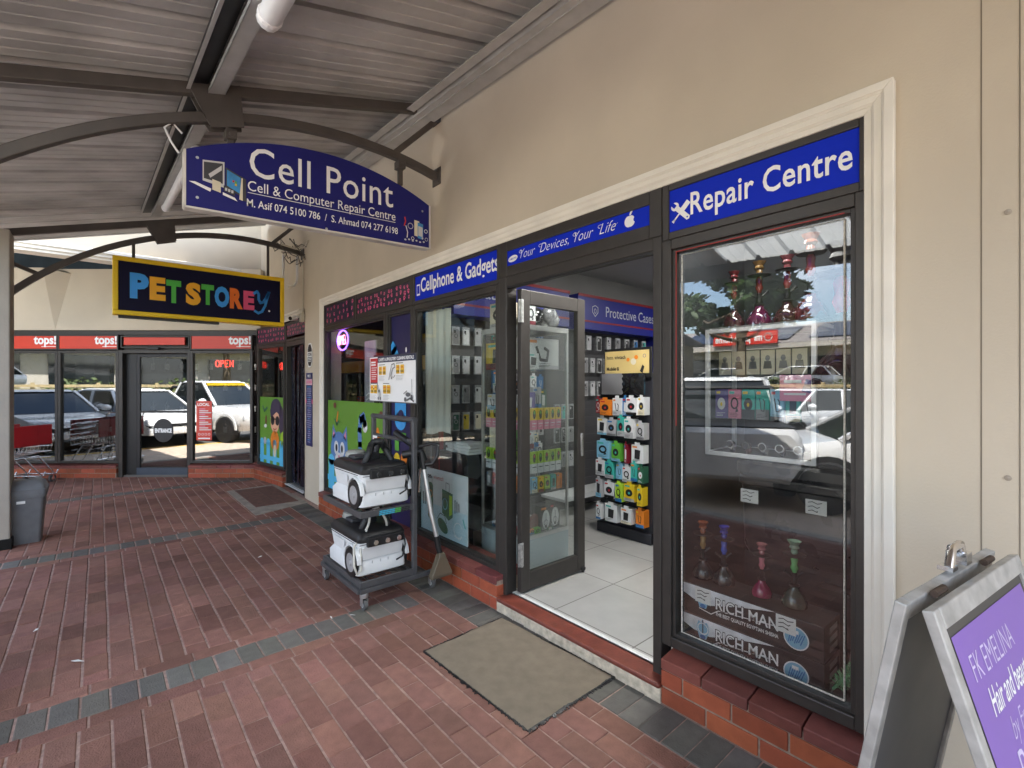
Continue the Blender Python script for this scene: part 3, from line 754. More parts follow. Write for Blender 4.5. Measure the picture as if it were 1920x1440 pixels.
PY = 6.93
ps = thing('hanging_sign', 'yellow framed navy pet store sign with multicoloured letters', 'sign', (-1.15, PY, 2.33))
PNAVY = M('pet_sign_navy', (.006, .006, .028), .5, spec=.15, var=.06)
X0, X1, Z0, Z1 = -2.035, -.262, 2.335, 2.985
m = MB(); m.box(X0, PY - .06, Z0, X1, PY - .07 + .16, Z0 + .05); m.box(X0, PY - .06, Z1 - .05, X1, PY + .09, Z1); m.box(X0, PY - .059, Z0 + .05, X0 + .05, PY + .089, Z1 - .05); m.box(X1 - .05, PY - .059, Z0 + .05, X1, PY + .089, Z1 - .05)
m.build('yellow_frame', M('yellow_frame', (.80, .54, .01), .4, var=.06), ps, bevel=.008)
m = MB(); m.box(X0 + .045, PY - .045, Z0 + .045, X1 - .045, PY + .075, Z1 - .045); m.build('panel', PNAVY, ps)
m = MB(); m.box(X0 + .05, PY - .02, Z0 - .03, X1 - .75, PY + .05, Z0 - .001); m.build('light_housing', BLACK, ps)
LB = M('letter_blue', (.04, .33, .85), .35, var=.03); LY = M('letter_amber', (.85, .42, .02), .35, var=.03); LG = M('letter_green', (.08, .48, .07), .35, var=.03); LO = M('letter_orange', (.82, .18, .02), .35, var=.03); LP = M('letter_pink', (.72, .09, .22), .35, var=.03)
gp = G((X0, PY - .045, Z0), (1, 0, 0), (0, 0, 1))
xs = .150
for ch, wd, ht, zb, mt in (('P', .178, .275, .215, LB), ('E', .155, .255, .215, LY), ('T', .150, .255, .20, LG), (' ', .04, 0, 0, None), ('S', .158, .255, .20, LY), ('T', .138, .235, .215, LG), ('O', .165, .245, .20, LB), ('R', .152, .245, .20, LO), ('E', .132, .23, .20, LP)):
    if mt: gp.text(mt, ch, xs, zb + (.0 if ch != 'O' else .004), xs + wd - .006, ht, bold=.06)
    xs += wd
gp.build('letters', ps)
gp = G((X0, PY - .045, Z0), (1, 0, 0), (0, 0, 1)); gp.up()
u = [(xs - .01, .40), (xs + .025, .43), (xs + .045, .395), (xs + .045, .33), (xs + .065, .285), (xs + .10, .30), (xs + .135, .36), (xs + .165, .43)]
gp.line(LB, u, .032); gp.line(LB, [(xs + .165, .435), (xs + .145, .35), (xs + .12, .25), (xs + .085, .175), (xs + .04, .15), (xs + .0, .175)], .030); gp.ell(WHITE, xs + .17, .19, .012)
gp.build('curly_letter', ps)
for hx in (-1.85, -.45):
    m = MB(); m.box(hx - .015, PY - .012, Z1, hx + .015, PY + .012, 3.17 if hx < -1 else 3.42); m.build('hanger', STEEL, ps)
# ================================================================ angled liquor shop front at the end of the walkway
class Facade:
    """vertical plane from a (viewer's left) to b; boxes by distance s from b, offset o outward, height z"""
    def __init__(s, a, b):
        s.a = Vector((a[0], a[1], 0)); s.b = Vector((b[0], b[1], 0)); s.d = (s.b - s.a).normalized(); s.n = Vector((s.d.y, -s.d.x, 0)); s.L = (s.b - s.a).length
    def p(s, q, o, z): return s.b - s.d * q + s.n * o + Vector((0, 0, z))
    def box(s, m, q0, q1, o0, o1, z0, z1):
        k = len(m.v)
        m.v += [tuple(s.p(q, o, z)) for z in (z0, z1) for (q, o) in ((q0, o0), (q1, o0), (q1, o1), (q0, o1))]
        for f in ((0, 3, 2, 1), (4, 5, 6, 7), (0, 1, 5, 4), (1, 2, 6, 5), (2, 3, 7, 6), (3, 0, 4, 7)): m.face([k + i for i in f])
        return m
    def frame(s, m, q0, q1, z0, z1, w, o0=-.06, o1=.01):
        s.box(m, q0, q0 + w, o0, o1, z0, z1); s.box(m, q1 - w, q1, o0, o1, z0, z1); s.box(m, q0 + w, q1 - w, o0, o1 - .001, z0, z0 + w); s.box(m, q0 + w, q1 - w, o0, o1 - .001, z1 - w, z1)
    def G(s, q_left, o, z): return G(s.p(q_left, o, z), s.d, (0, 0, 1))
    def window(s, name, label, q0, q1, z0, z1, w=.045, pane=SHOPGLASS, cat='shop window'):
        c = s.p((q0 + q1) / 2, 0, z0); t = thing(name, label, cat, c)
        m = MB(); s.frame(m, q0, q1, z0, z1, w); m.build('frame', FRAME, t, bevel=.004)
        m = MB(); s.box(m, q0 + w - .005, q1 - w + .005, -.03, -.024, z0 + w - .005, z1 - w + .005); m.build('pane', pane, t)
        return t

e_ = Vector((-2.56, 2.18, 0)).normalized(); A_ = Vector((-.10, 8.9, 0)); L_ = A_ + e_ * 4.9
F = Facade((L_.x, L_.y), (A_.x, A_.y))
DARKGLASS = glass('dark_store_glass', .27, (.62, .65, .65))
liq = thing('liquor_store_building', 'beige angled corner building with red headers at the walkway end', 'building', (-1.8, 10.4, 0))
m = MB(); F.box(m, -.02, 4.9, -.25, .0, 2.475, 3.50); m.build('wall', WALLM, liq)
# the folded fascia: a raked facet that narrows towards the red headers
m = MB()
q = [F.p(3.42, .001, 2.48), F.p(3.42, .22, 3.47), F.p(4.9, .22, 3.47), F.p(4.9, .001, 2.48)]
m.poly(q); m.poly([F.p(3.42, .001, 2.48), F.p(3.15, .001, 3.42), F.p(3.42, .22, 3.47)]); m.poly([F.p(3.15, .001, 3.42), F.p(3.15, -.2, 3.47), F.p(4.9, -.2, 3.47), F.p(4.9, .22, 3.47), F.p(3.42, .22, 3.47)])
m.build('folded_fascia', WALLM, liq)
m = MB(); F.box(m, -.02, 4.9, -.2, -.04, 2.40, 2.475); F.box(m, 1.163, 2.31, -.17, -.06, 2.14, 2.40); m.build('head_beam', FRAME, liq)
for (s0, s1) in ((-.02, 1.16), (2.36, 4.9)): plinth(tuple(F.p(s1, 0, 0))[:2], tuple(F.p(s0, 0, 0))[:2], .235, .05, liq)
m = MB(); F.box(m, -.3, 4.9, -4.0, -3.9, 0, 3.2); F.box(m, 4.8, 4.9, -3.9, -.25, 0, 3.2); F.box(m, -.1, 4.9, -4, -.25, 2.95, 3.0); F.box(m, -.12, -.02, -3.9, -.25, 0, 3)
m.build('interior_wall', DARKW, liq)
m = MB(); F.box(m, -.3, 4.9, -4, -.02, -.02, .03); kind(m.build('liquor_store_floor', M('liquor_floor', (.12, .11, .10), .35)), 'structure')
# bulkhead with white cornice closing the canopy
m = MB(); m.box(-4.2, 9.2, 3.46, .0, 9.4, 5.2); m.build('bulkhead_wall', WALLM, liq)
m = MB()
for z0, z1, o in ((3.36, 3.40, .05), (3.40, 3.45, .075), (3.45, 3.50, .10)): m.box(-4.2, 9.2 - o, z0, -.001, 9.42, z1)
m.build('cornice', CREAM, liq, bevel=.006)
m = MB(); m.box(-9, 12.2, 3.2, 0, 12.3, 5.6); m.box(-9, 9.41, 4.4, 0, 12.2, 4.5); m.build('high_glazing_with_cover', M('dusky_blue_glass', (.05, .07, .09), .2), liq)  # second box is an unseen roof cover, added to darken the glazing
w4 = F.window('shopfront_window', 'liquor store window with red poster, next to the green cartoon poster', .11, 1.157, .235, 2.13, pane=DARKGLASS)
w2 = F.window('shopfront_window', 'liquor store window showing wire wine stands, beside the entrance', 2.36, 3.37, .235, 2.13, pane=DARKGLASS)
w1 = F.window('shopfront_window', 'liquor store window with a row of white labelled bottles', 3.375, 4.42, .235, 2.13, pane=DARKGLASS)
ent = thing('sliding_door', 'dark glass sliding entrance door with a black round sticker', 'door', F.p(1.7, 0, 0))
m = MB(); F.box(m, 1.158, 1.205, -.12, .01, .0, 2.14); F.box(m, 2.29, 2.357, -.12, .01, .0, 2.14); F.box(m, 1.205, 2.29, -.12, .008, 2.085, 2.14); m.build('door_frame', FRAME, ent, bevel=.004)
m = MB(); F.frame(m, 1.21, 2.10, .03, 2.075, .05, -.10, -.06); F.box(m, 1.26, 2.05, -.10, -.062, 1.08, 1.115); m.build('leaf_frame', M('dark_door_frame', (.022, .022, .025), .35, metal=.3), ent, bevel=.003)
m = MB(); F.box(m, 1.25, 2.06, -.084, -.078, .16, 2.03); m.build('pane', DARKGLASS, ent)
m = MB(); F.box(m, 1.21, 2.10, -.101, -.055, .03, .15); m.build('kick_rail', M('blue_grey_rail', (.06, .075, .10), .4, metal=.3), ent)
m = MB(); F.box(m, 2.11, 2.285, -.11, -.07, .03, 2.08); m.build('side_leaf', BLACK, ent)
g = F.G(1.60 + .23, -.077, .58); g.ell(BLACKINK, .165, .2, .17, .2, 30).up().text(WHITE, 'ENTRANCE', .022, .165, .308, .072, bold=.045); g.build('sticker', ent)
m = MB(); F.box(m, 1.66, 1.84, .01, .05, 2.145, 2.185); m.build('motion_sensor', BLACK, ent, bevel=.008)
REDB = M('red_header_vinyl', (.62, .045, .02), .35, var=.05)
for (s0, s1, lab, tx, zz0, zz1) in ((.115, 1.157, 'red header panel over the liquor store window beside the paw prints', 1, 2.14, 2.395), (1.165, 2.32, 'plain thin red header panel over the sliding door', 0, 2.175, 2.38), (2.36, 3.37, 'red header panel over the wine stand window', 1, 2.14, 2.395), (3.375, 4.9, 'red header panel over the window of white labelled bottles', 2, 2.14, 2.395)):
    t = thing('header_sign', lab, 'sign', F.p((s0 + s1) / 2, 0, zz0))
    m = MB(); F.frame(m, s0, s1, zz0 - .0, zz1, .022, -.05, .012); m.build('frame', FRAME, t, bevel=.003)
    m = MB(); F.box(m, s0 + .02, s1 - .02, -.02, .002, zz0 + .02, zz1 - .02) if tx else F.box(m, s0 + .08, s1 - .06, -.02, .016, zz0 + .05, zz1 - .03)
    m.build('panel', REDB, t)
    if tx:
        g = F.G(s0 + .40, .0025, zz0 + .022); g.text(WHITE, 'tops!', .0, .08, .375, .155, bold=.035); g.rect(WHITE, .20, .03, .37, .04).rect(WHITE, .13, .03, .18, .04); g.build('lettering', t)

# pet store corner window and doorway
F2 = Facade((-.145, 8.86), (.02, 7.82))
pw = F2.window('shopfront_window', 'narrow angled pet store window with girl cartoon poster', .03, 1.03, .235, 2.20, .05, pane=DARKGLASS)
plinth((-.13, 8.87), (.02, 7.80), .235, .06, bld)
t = thing('paw_print_panel', 'navy panel of pink paw prints over the angled corner window', 'sign', F2.p(.5, 0, 2.2))
m = MB(); F2.frame(m, .0, 1.05, 2.205, 2.49, .03); m.build('frame', FRAME, t, bevel=.003); m = MB(); F2.box(m, .03, 1.02, -.02, -.002, 2.23, 2.465); m.build('panel', DARKNAVY, t)
g = F2.G(1.02, -.0015, 2.235); paws(g, .99, .225, 11, .032, 6); g.build('paw_prints', t)
F3 = Facade((.02, 7.80), (.02, 6.88))
t = thing('paw_print_panel', 'navy panel of pink paw prints over the strip curtain doorway', 'sign', F3.p(.5, 0, 2.25))
m = MB(); F3.frame(m, .0, .92, 2.205, 2.49, .035); m.build('frame', FRAME, t, bevel=.003); m = MB(); F3.box(m, .03, .89, -.02, -.002, 2.28, 2.455); m.build('panel', DARKNAVY, t)
g = F3.G(.89, -.0015, 2.285); paws(g, .86, .165, 11, .028, 8); g.build('paw_prints', t)
t = thing('strip_curtain', 'dark navy plastic strip curtain hanging in the pet store doorway', 'curtain', F3.p(.5, -.05, .1))
m = MB(); F3.box(m, .0, .05, -.1, .01, .0, 2.2); F3.box(m, .87, .92, -.1, .01, 0, 2.2); F3.box(m, .05, .87, -.1, .008, 2.13, 2.2); m.build('door_frame', FRAME, t, bevel=.004)
rnd = random.Random(2)
m = MB()
for i in range(8):
    q0 = .06 + i * .1; pts = []
    A = []; Bq = []
    for j in range(9):
        z = 2.13 - j * .255; o = -.05 - .02 * (i % 2) + .006 * math.sin(j * 1.3 + i); A.append(F3.p(q0 - .01, o, z)); Bq.append(F3.p(q0 + .105, o + .012 * math.sin(i), z))
    m.strip(A, Bq, F3.n * .004)
m.build('strips', M('navy_strip_vinyl', (.008, .010, .022), .25, var=.1), t, smooth=40)
m = MB(); F3.box(m, .05, .87, -.1, -.01, .0, .05); m.build('sill', BRICKCAP, t)
m = MB(); F3.box(m, .05, .9, -.02, .03, .048, .058); m.build('threshold_strip', WHITEP, t)
m = MB()
for i, (z0, z1, o) in enumerate(((2.50, 2.53, .03), (2.53, 2.565, .045), (2.565, 2.60, .06))): m.box(-o, 6.95, z0, -.001, 8.6, z1)
m.build('moulding', CREAM, bld, bevel=.004)
# wall fixtures near the corner
t = thing('security_camera', 'small white bullet camera on a junction box above the strip curtain', 'camera', (-.02, 6.93, 2.48))
m = MB(); m.box(-.05, 6.87, 2.42, .0, 6.95, 2.54); m.build('junction_box', M('cream_box', (.5, .46, .38), .6), t, bevel=.008)
m = MB(); m.tube([(-.03, 6.95, 2.5), (-.05, 7.0, 2.495), (-.08, 7.03, 2.485)], .012, 8); m.tube([(-.06, 7.05, 2.49), (-.155, 6.98, 2.465)], .035, 14); m.build('body', WHITEP, t, smooth=40)
m = MB(); m.tube([(-.150, 6.984, 2.466), (-.160, 6.977, 2.464)], .027, 14); m.build('lens', BLACK, t)
t = thing('cable_conduit', 'thin cream conduit running down the pillar to the camera box', 'conduit', (-.015, 6.9, 2.55))
m = MB(); m.tube([(-.014, 6.9, 2.54), (-.014, 6.9, 3.33)], .010, 8); m.build('pipe', M('cream_pvc', (.5, .46, .38), .5), t, smooth=50)
for px, zb, lab in ((-.235, 2.90, 'white bent pipe with a hook end, hanging from the corner bracket'), (-.055, 2.93, 'white bent pipe close to the wall, hanging from the corner bracket')):
    t = thing('white_conduit', lab, 'conduit', (px, 7.02, 3.0)); m = MB(); m.tube([(px, 7.02, 3.34), (px, 7.02, zb + .12), (px - .005, 7.03, zb + .05), (px - .04, 7.05, zb), (px - .1, 7.08, zb - .012)], .016, 10); m.build('pipe', WHITEP, t, smooth=60)
t = thing('loose_cables', 'tangle of dusty cables on the corner truss bracket', 'cables', (-.2, 6.95, 3.4)); m = MB(); rnd = random.Random(9)
for i in range(9):
    p = Vector((rnd.uniform(-.45, -.1), 6.93 + rnd.uniform(-.06, .08), rnd.uniform(3.3, 3.6))); pts = [p]
    for j in range(6): p = p + Vector((rnd.uniform(-.02, .09), rnd.uniform(-.05, .05), rnd.uniform(-.09, .07))); p.x = min(p.x, -.02); pts.append(p)
    m.tube(pts, .006, 6)
m.build('wires', M('dusty_cable', (.10, .09, .08), .8), t, smooth=60)
m = MB(); m.tube([(-.3, 6.9, 3.44), (-.12, 6.86, 3.40), (.0 - .02, 6.80, 3.43), (-.012, 6.70, 3.50)], .012, 8); m.build('cable', M('cream_pvc', (.5, .46, .38), .5), t, smooth=60)
# coin sign and price poster on the pillar
t = thing('wall_sign', 'small black and white eight sided coin sign on the pillar', 'sign', (-.004, 6.64, 1.8))
o8 = [(.05, 0), (.14, 0), (.19, .07), (.19, .25), (.14, .32), (.05, .32), (0, .25), (0, .07)]
g = G((-.001, 6.74, 1.79)); g.poly(WHITE, o8, .004); g.k += .0045; g.poly(BLACKINK, [(.095 + (x - .095) * .86, .16 + (y - .16) * .9) for x, y in o8]).up()
g.poly(WHITE, [(.012, .135), (.178, .135), (.178, .205), (.012, .205)]).up().text(BLACKINK, 'COIN', .02, .148, .17, .045, bold=.04)
for z in (.115, .095, .075): g.rect(WHITE, .03, z, .16, z + .008)
g.build('sign_face', t)
t = thing('wall_poster', 'tall narrow navy price poster with pink band on the pillar', 'poster', (-.004, 6.66, .72))
g = G((-.001, 6.80, .73)); g.rect(M('poster_navy', (.02, .025, .12), .4, var=.08), 0, 0, .255, .985, .003); g.k += .0035
LIL = M('poster_lilac', (.35, .33, .5), .5, var=.1)
g.rect(M('poster_pink', (.70, .42, .5), .5), 0, .82, .255, .90).text(WHITE, 'PRICE', .07, .925, .185, .035, bold=.03).up().text(PINK, 'GROOMING', .02, .845, .235, .035, bold=.03)
rnd = random.Random(11)
for i in range(27):
    wd = rnd.uniform(.05, .10); g.rect(LIL if i % 5 else SKYB, .127 - wd, .79 - i * .0285, .127 + wd, .802 - i * .0285)
for a in ((.0, .60), (.245, .60)): g.ell(PINK, a[0] + .005, a[1], .022, .035)
g.build('print', t)
# ================================================================ things on the walkway
# door mat
t = thing('door_mat', 'worn brown grey door mat on the bricks before the open door', 'mat', (-.4, 2.0, 0))
ang = R(1.2)
MAT = M('worn_coir', (.27, .225, .17), .98, var=.12, scale=14, bump=1.0, bscale=340, spec=.05)
m = MB(); P4 = [(-.717, 2.438), (-.124, 2.461), (-.085, 1.575), (-.695, 1.58)]
cx, cy = -.405, 2.01
nu, nv = 40, 56
def mp(u, v): 
    a = Vector(P4[3]) * (1 - u) + Vector(P4[2]) * u; b = Vector(P4[0]) * (1 - u) + Vector(P4[1]) * u; return a * (1 - v) + b * v
rnd = random.Random(5)
for j in range(nv + 1):
    for i in range(nu + 1):
        p = mp(i / nu, j / nv); edge = min(i, nu - i, j, nv - j); m.v.append((p.x, p.y, .013 + rnd.uniform(-.0012, .0012) + .003 * math.sin(i * .3) * math.cos(j * .21) - (.006 if edge == 0 else 0)))
for j in range(nv):
    for i in range(nu): a = j * (nu + 1) + i; m.face([a, a + 1, a + nu + 2, a + nu + 1])
m.build('pile', MAT, t, smooth=True)
m = MB(); m.prism([(cx + (p[0] - cx) * 1.014, cy + (p[1] - cy) * 1.010, -.002) for p in P4], (0, 0, .009))
for k in range(420):
    e = rnd.randrange(4); f = rnd.random(); a, b = Vector(P4[e]), Vector(P4[(e + 1) % 4]); p = a * (1 - f) + b * f; o = (p - Vector((cx, cy))).normalized() * rnd.uniform(.006, .02)
    m.bar((p.x, p.y, .008), (p.x + o.x, p.y + o.y, .003), .004, .004)
m.build('rubber_edge', BLACK, t)
# sunken grating by the pet store
t = thing('foot_grating', 'rusty brown slatted foot grating in a concrete surround at the strip curtain doorway', 'grating', (-.35, 7.2, 0))
m = MB(); Q = [(-.74, 6.30), (-.06, 6.55), (-.06, 8.12), (-.74, 8.02)]; m.prism([(x, y, -.02) for x, y in Q], (0, 0, .024)); m.build('concrete_surround', M('stained_concrete', (.27, .235, .20), .9, var=.3, scale=8, bump=.4, bscale=40), t, bevel=.006)
m = MB()
for i in range(24):
    y = 6.72 + i * .052; m.box(-.64, y, .0, -.14, y + .034, .012)
m.box(-.645, 6.70, .0, -.635, 7.98, .013); m.box(-.395, 6.70, .0, -.385, 7.98, .0135); m.box(-.145, 6.70, .0, -.135, 7.98, .013)
m.build('slats', M('rust_brown_slats', (.13, .065, .05), .8, var=.3, scale=14), t, bevel=.002)
# dustbin
t = thing('dustbin', 'grey plastic dustbin with domed swing lid beside the column', 'bin', (-2.60, 6.78, 0))
BIN = M('grey_bin_plastic', (.13, .135, .145), .5, var=.15, scale=12, bump=.05)
def rbox_ring(hw, hd, r, z, n=5, c=(0, 0)):
    pts = []
    for sx, sy, a0 in ((1, 1, 0), (-1, 1, 90), (-1, -1, 180), (1, -1, 270)):
        for i in range(n): a = R(a0 + 90 * i / (n - 1)); pts.append((c[0] + sx * (hw - r) + r * math.cos(a), c[1] + sy * (hd - r) + r * math.sin(a), z))
    return pts
def loft(m, rings, cap0=True, cap1=True):
    k = len(m.v); n = len(rings[0])
    for r in rings: m.v += [tuple(p) for p in r]
    for i in range(len(rings) - 1):
        for j in range(n): q = (j + 1) % n; m.face([k + i * n + j, k + i * n + q, k + (i + 1) * n + q, k + (i + 1) * n + j])
    if cap0: m.face([k + j for j in range(n - 1, -1, -1)])
    if cap1: m.face([k + (len(rings) - 1) * n + j for j in range(n)])
    return m
m = MB(); loft(m, [rbox_ring(a, b, .03, z, c=(-2.69, 6.78)) for a, b, z in ((.105, .13, 0), (.135, .165, .45), (.145, .175, .452), (.145, .175, .475), (.135, .165, .476))])
m.build('body', BIN, t, smooth=35)
m = MB(); loft(m, [rbox_ring(a, b, .03, z, c=(-2.69, 6.78)) for a, b, z in ((.15, .18, .477), (.15, .18, .525), (.142, .17, .53), (.13, .15, .575), (.095, .11, .61), (.02, .03, .622))]); m.build('lid', BIN, t, smooth=35)
m = MB(); m.box(-2.75, 6.607, .40, -2.69, 6.6125, .425); m.build('label', PAPER, t)

# supermarket trolleys behind the column
TR = M('red_trolley_plastic', (.42, .015, .02), .4, var=.08)
def trolley():
    t = thing('shopping_trolley', 'chrome shopping trolley with a red plastic child seat panel, parked by the window', 'trolley', (0, 0, 0), group='shopping trolleys by the liquor store window')
    m = MB()
    for y in (-.22, .22):
        m.tube([(-.42, y, .14), (.40, y, .12), (.44, y, .18)], .011, 8); m.tube([(-.30, y, .14), (-.36, y, .55), (-.42, y, .98), (-.50, y, 1.02)], .011, 8); m.tube([(.38, y, .13), (.10, y, .45), (-.33, y, .42)], .010, 8)
    m.tube([(-.50, -.22, 1.02), (-.50, .22, 1.02)], .014, 8); m.tube([(.40, -.22, .12), (.40, .22, .12)], .01, 8); m.build('frame', CHROME, t, smooth=50)
    m = MB()
    for i in range(12):
        f = i / 11; x = -.38 + .80 * f; m.tube([(x, -.26 + .06 * f, .93 - .1 * f), (x * .95, -.2 + .06 * f, .45 + .05 * f), (x * .95, .2 - .06 * f, .45 + .05 * f), (x, .26 - .06 * f, .93 - .1 * f)], .004, 5)
    for z in range(6):
        f = z / 5; zz = .45 + .45 * f
        for sgn in (-1, 1): m.tube([(-.38, sgn * (.2 + .06 * f), zz), (.40, sgn * (.14 + .06 * f), zz - .05 + .0 * f)], .004, 5)
        m.tube([(.40, -(.14 + .06 * f), zz - .05), (.40, (.14 + .06 * f), zz - .05)], .004, 5)
    m.build('wire_basket', CHROME, t)
    m = MB(); m.box(-.40, -.25, .58, -.375, .25, .94); m.box(-.375, -.255, .62, .30, -.245, .93) ; m.box(-.375, .245, .62, .30, .255, .93); m.build('red_panel', TR, t, bevel=.01)
    for (x, y) in ((-.38, -.2), (-.38, .2), (.36, -.2), (.36, .2)):
        m = MB(); m.lathe([(.02, -.014), (.058, -.014), (.06, 0), (.058, .014), (.02, .014)], (x, y, .06), 14, 'y'); w = m.build('wheel', RUBBER, t, smooth=40)
        m = MB(); m.lathe([(.0, -.016), (.028, -.016), (.028, .016), (0, .016)], (x, y, .06), 12, 'y'); m.box(x - .012, y - .02, .06, x + .012, y - .015, .14); m.box(x - .012, y + .015, .06, x + .012, y + .02, .14); m.build('fork', CHROME, w)
    return t
tr1 = trolley(); place(tr1, (-3.10, 10.52, 0), R(50), 'chrome shopping trolley with red panel, half hidden behind the column')
tr2 = copy_tree(tr1); place(tr2, (-3.24, 10.34, 0), R(50), 'second trolley nested behind the red panelled one')

# ---------------------------------------------------------------- rental stand with two cleaning machines
SG = M('stand_grey_paint', (.085, .085, .09), .4, metal=.2, var=.15, scale=15)
st = thing('rental_stand', 'grey tube steel rolling stand with two shelves before the pet store window', 'stand', (-.5, 3.5, 0))
X0, X1, Y0, Y1 = -.80, -.20, 3.16, 3.88
m = MB()
for (a, b) in (((X0, Y0), (X1, Y0)), ((X0, Y1), (X1, Y1)), ((X0, Y0), (X0, Y1)), ((-.36, Y0), (-.36, Y1))): m.bar((a[0], a[1], .135), (b[0], b[1], .135), .032, .032)
m.build('base_frame', SG, st, bevel=.004)
for y in (Y0 + .015, Y1 - .015): m = MB(); m.bar((-.375, y, .14), (-.375, y, 1.30), .036, .036); m.build('post', SG, st, bevel=.006)
m = MB(); m.tube([(-.375, Y0 - .005, 1.29), (-.375, Y1 + .005, 1.29)], .021, 12); m.tube([(-.375, Y0, 1.13), (-.375, Y1, 1.13)], .016, 10); m.tube([(-.375, 3.66, 1.13), (-.375, 3.66, 1.45)], .016, 10); m.build('top_rail', SG, st, smooth=40)
def tray(z, name):
    m = MB(); m.box(X0 + .005, Y0, z - .022, X0 + .025, Y1, z + .02); m.box(X0 + .025, Y0, z - .022, -.36, Y0 + .02, z + .02); m.box(X0 + .025, Y1 - .02, z - .022, -.36, Y1, z + .02)
    for i in range(9): x = X0 + .05 + i * .046; m.box(x, Y0 + .02, z - .008, x + .006, Y1 - .02, z - .002)
    for i in range(8): y = Y0 + .06 + i * .085; m.box(X0 + .025, y, z - .014, -.36, y + .006, z - .009)
    return m.build(name, SG, st, bevel=.002)
tray(.175, 'lower_shelf'); up = tray(.655, 'upper_shelf')
SIGNC = M('shelf_sign_cyan', (.05, .42, .62), .4, var=.1)
g = G((-.68, Y0 - .001, .632), (1, 0, 0), (0, 0, 1)); rnd = random.Random(4)
for i in range(10):
    for j in range(3):
        c = SIGNC if i < 5 else (LG if i < 7 else BLACKINK); g.poly(c, [(.02 + i * .024 + j * .004, .002 + j * .012), (.042 + i * .024 + j * .004, .004 + j * .012), (.042 + i * .024, .011 + j * .012), (.02 + i * .024, .009 + j * .012)])
g.build('shelf_sticker', up)
def caster(x, y):
    m = MB(); m.lathe([(.022, .085), (.03, .09), (.03, .118), (.0, .118)], (x, y, 0), 12); m.box(x - .022, y - .02, .03, x - .017, y + .02, .09); m.box(x + .017, y - .02, .03, x + .022, y + .02, .09); f = m.build('caster', M('zinc_caster', (.55, .55, .55), .35, metal=.8), st, bevel=.002)
    m = MB(); m.lathe([(.018, -.012), (.036, -.012), (.037, 0), (.036, .012), (.018, .012)], (x, y, .037), 16, 'x'); m.build('wheel', RUBBER, f, smooth=40)
    m = MB(); m.lathe([(0, -.014), (.018, -.014), (.018, .014), (0, .014)], (x, y, .037), 12, 'x'); m.build('hub', WHITEP, f)
for x, y in ((-.765, 3.17), (-.215, 3.19), (-.775, 3.87), (-.215, 3.86)): caster(x, y)

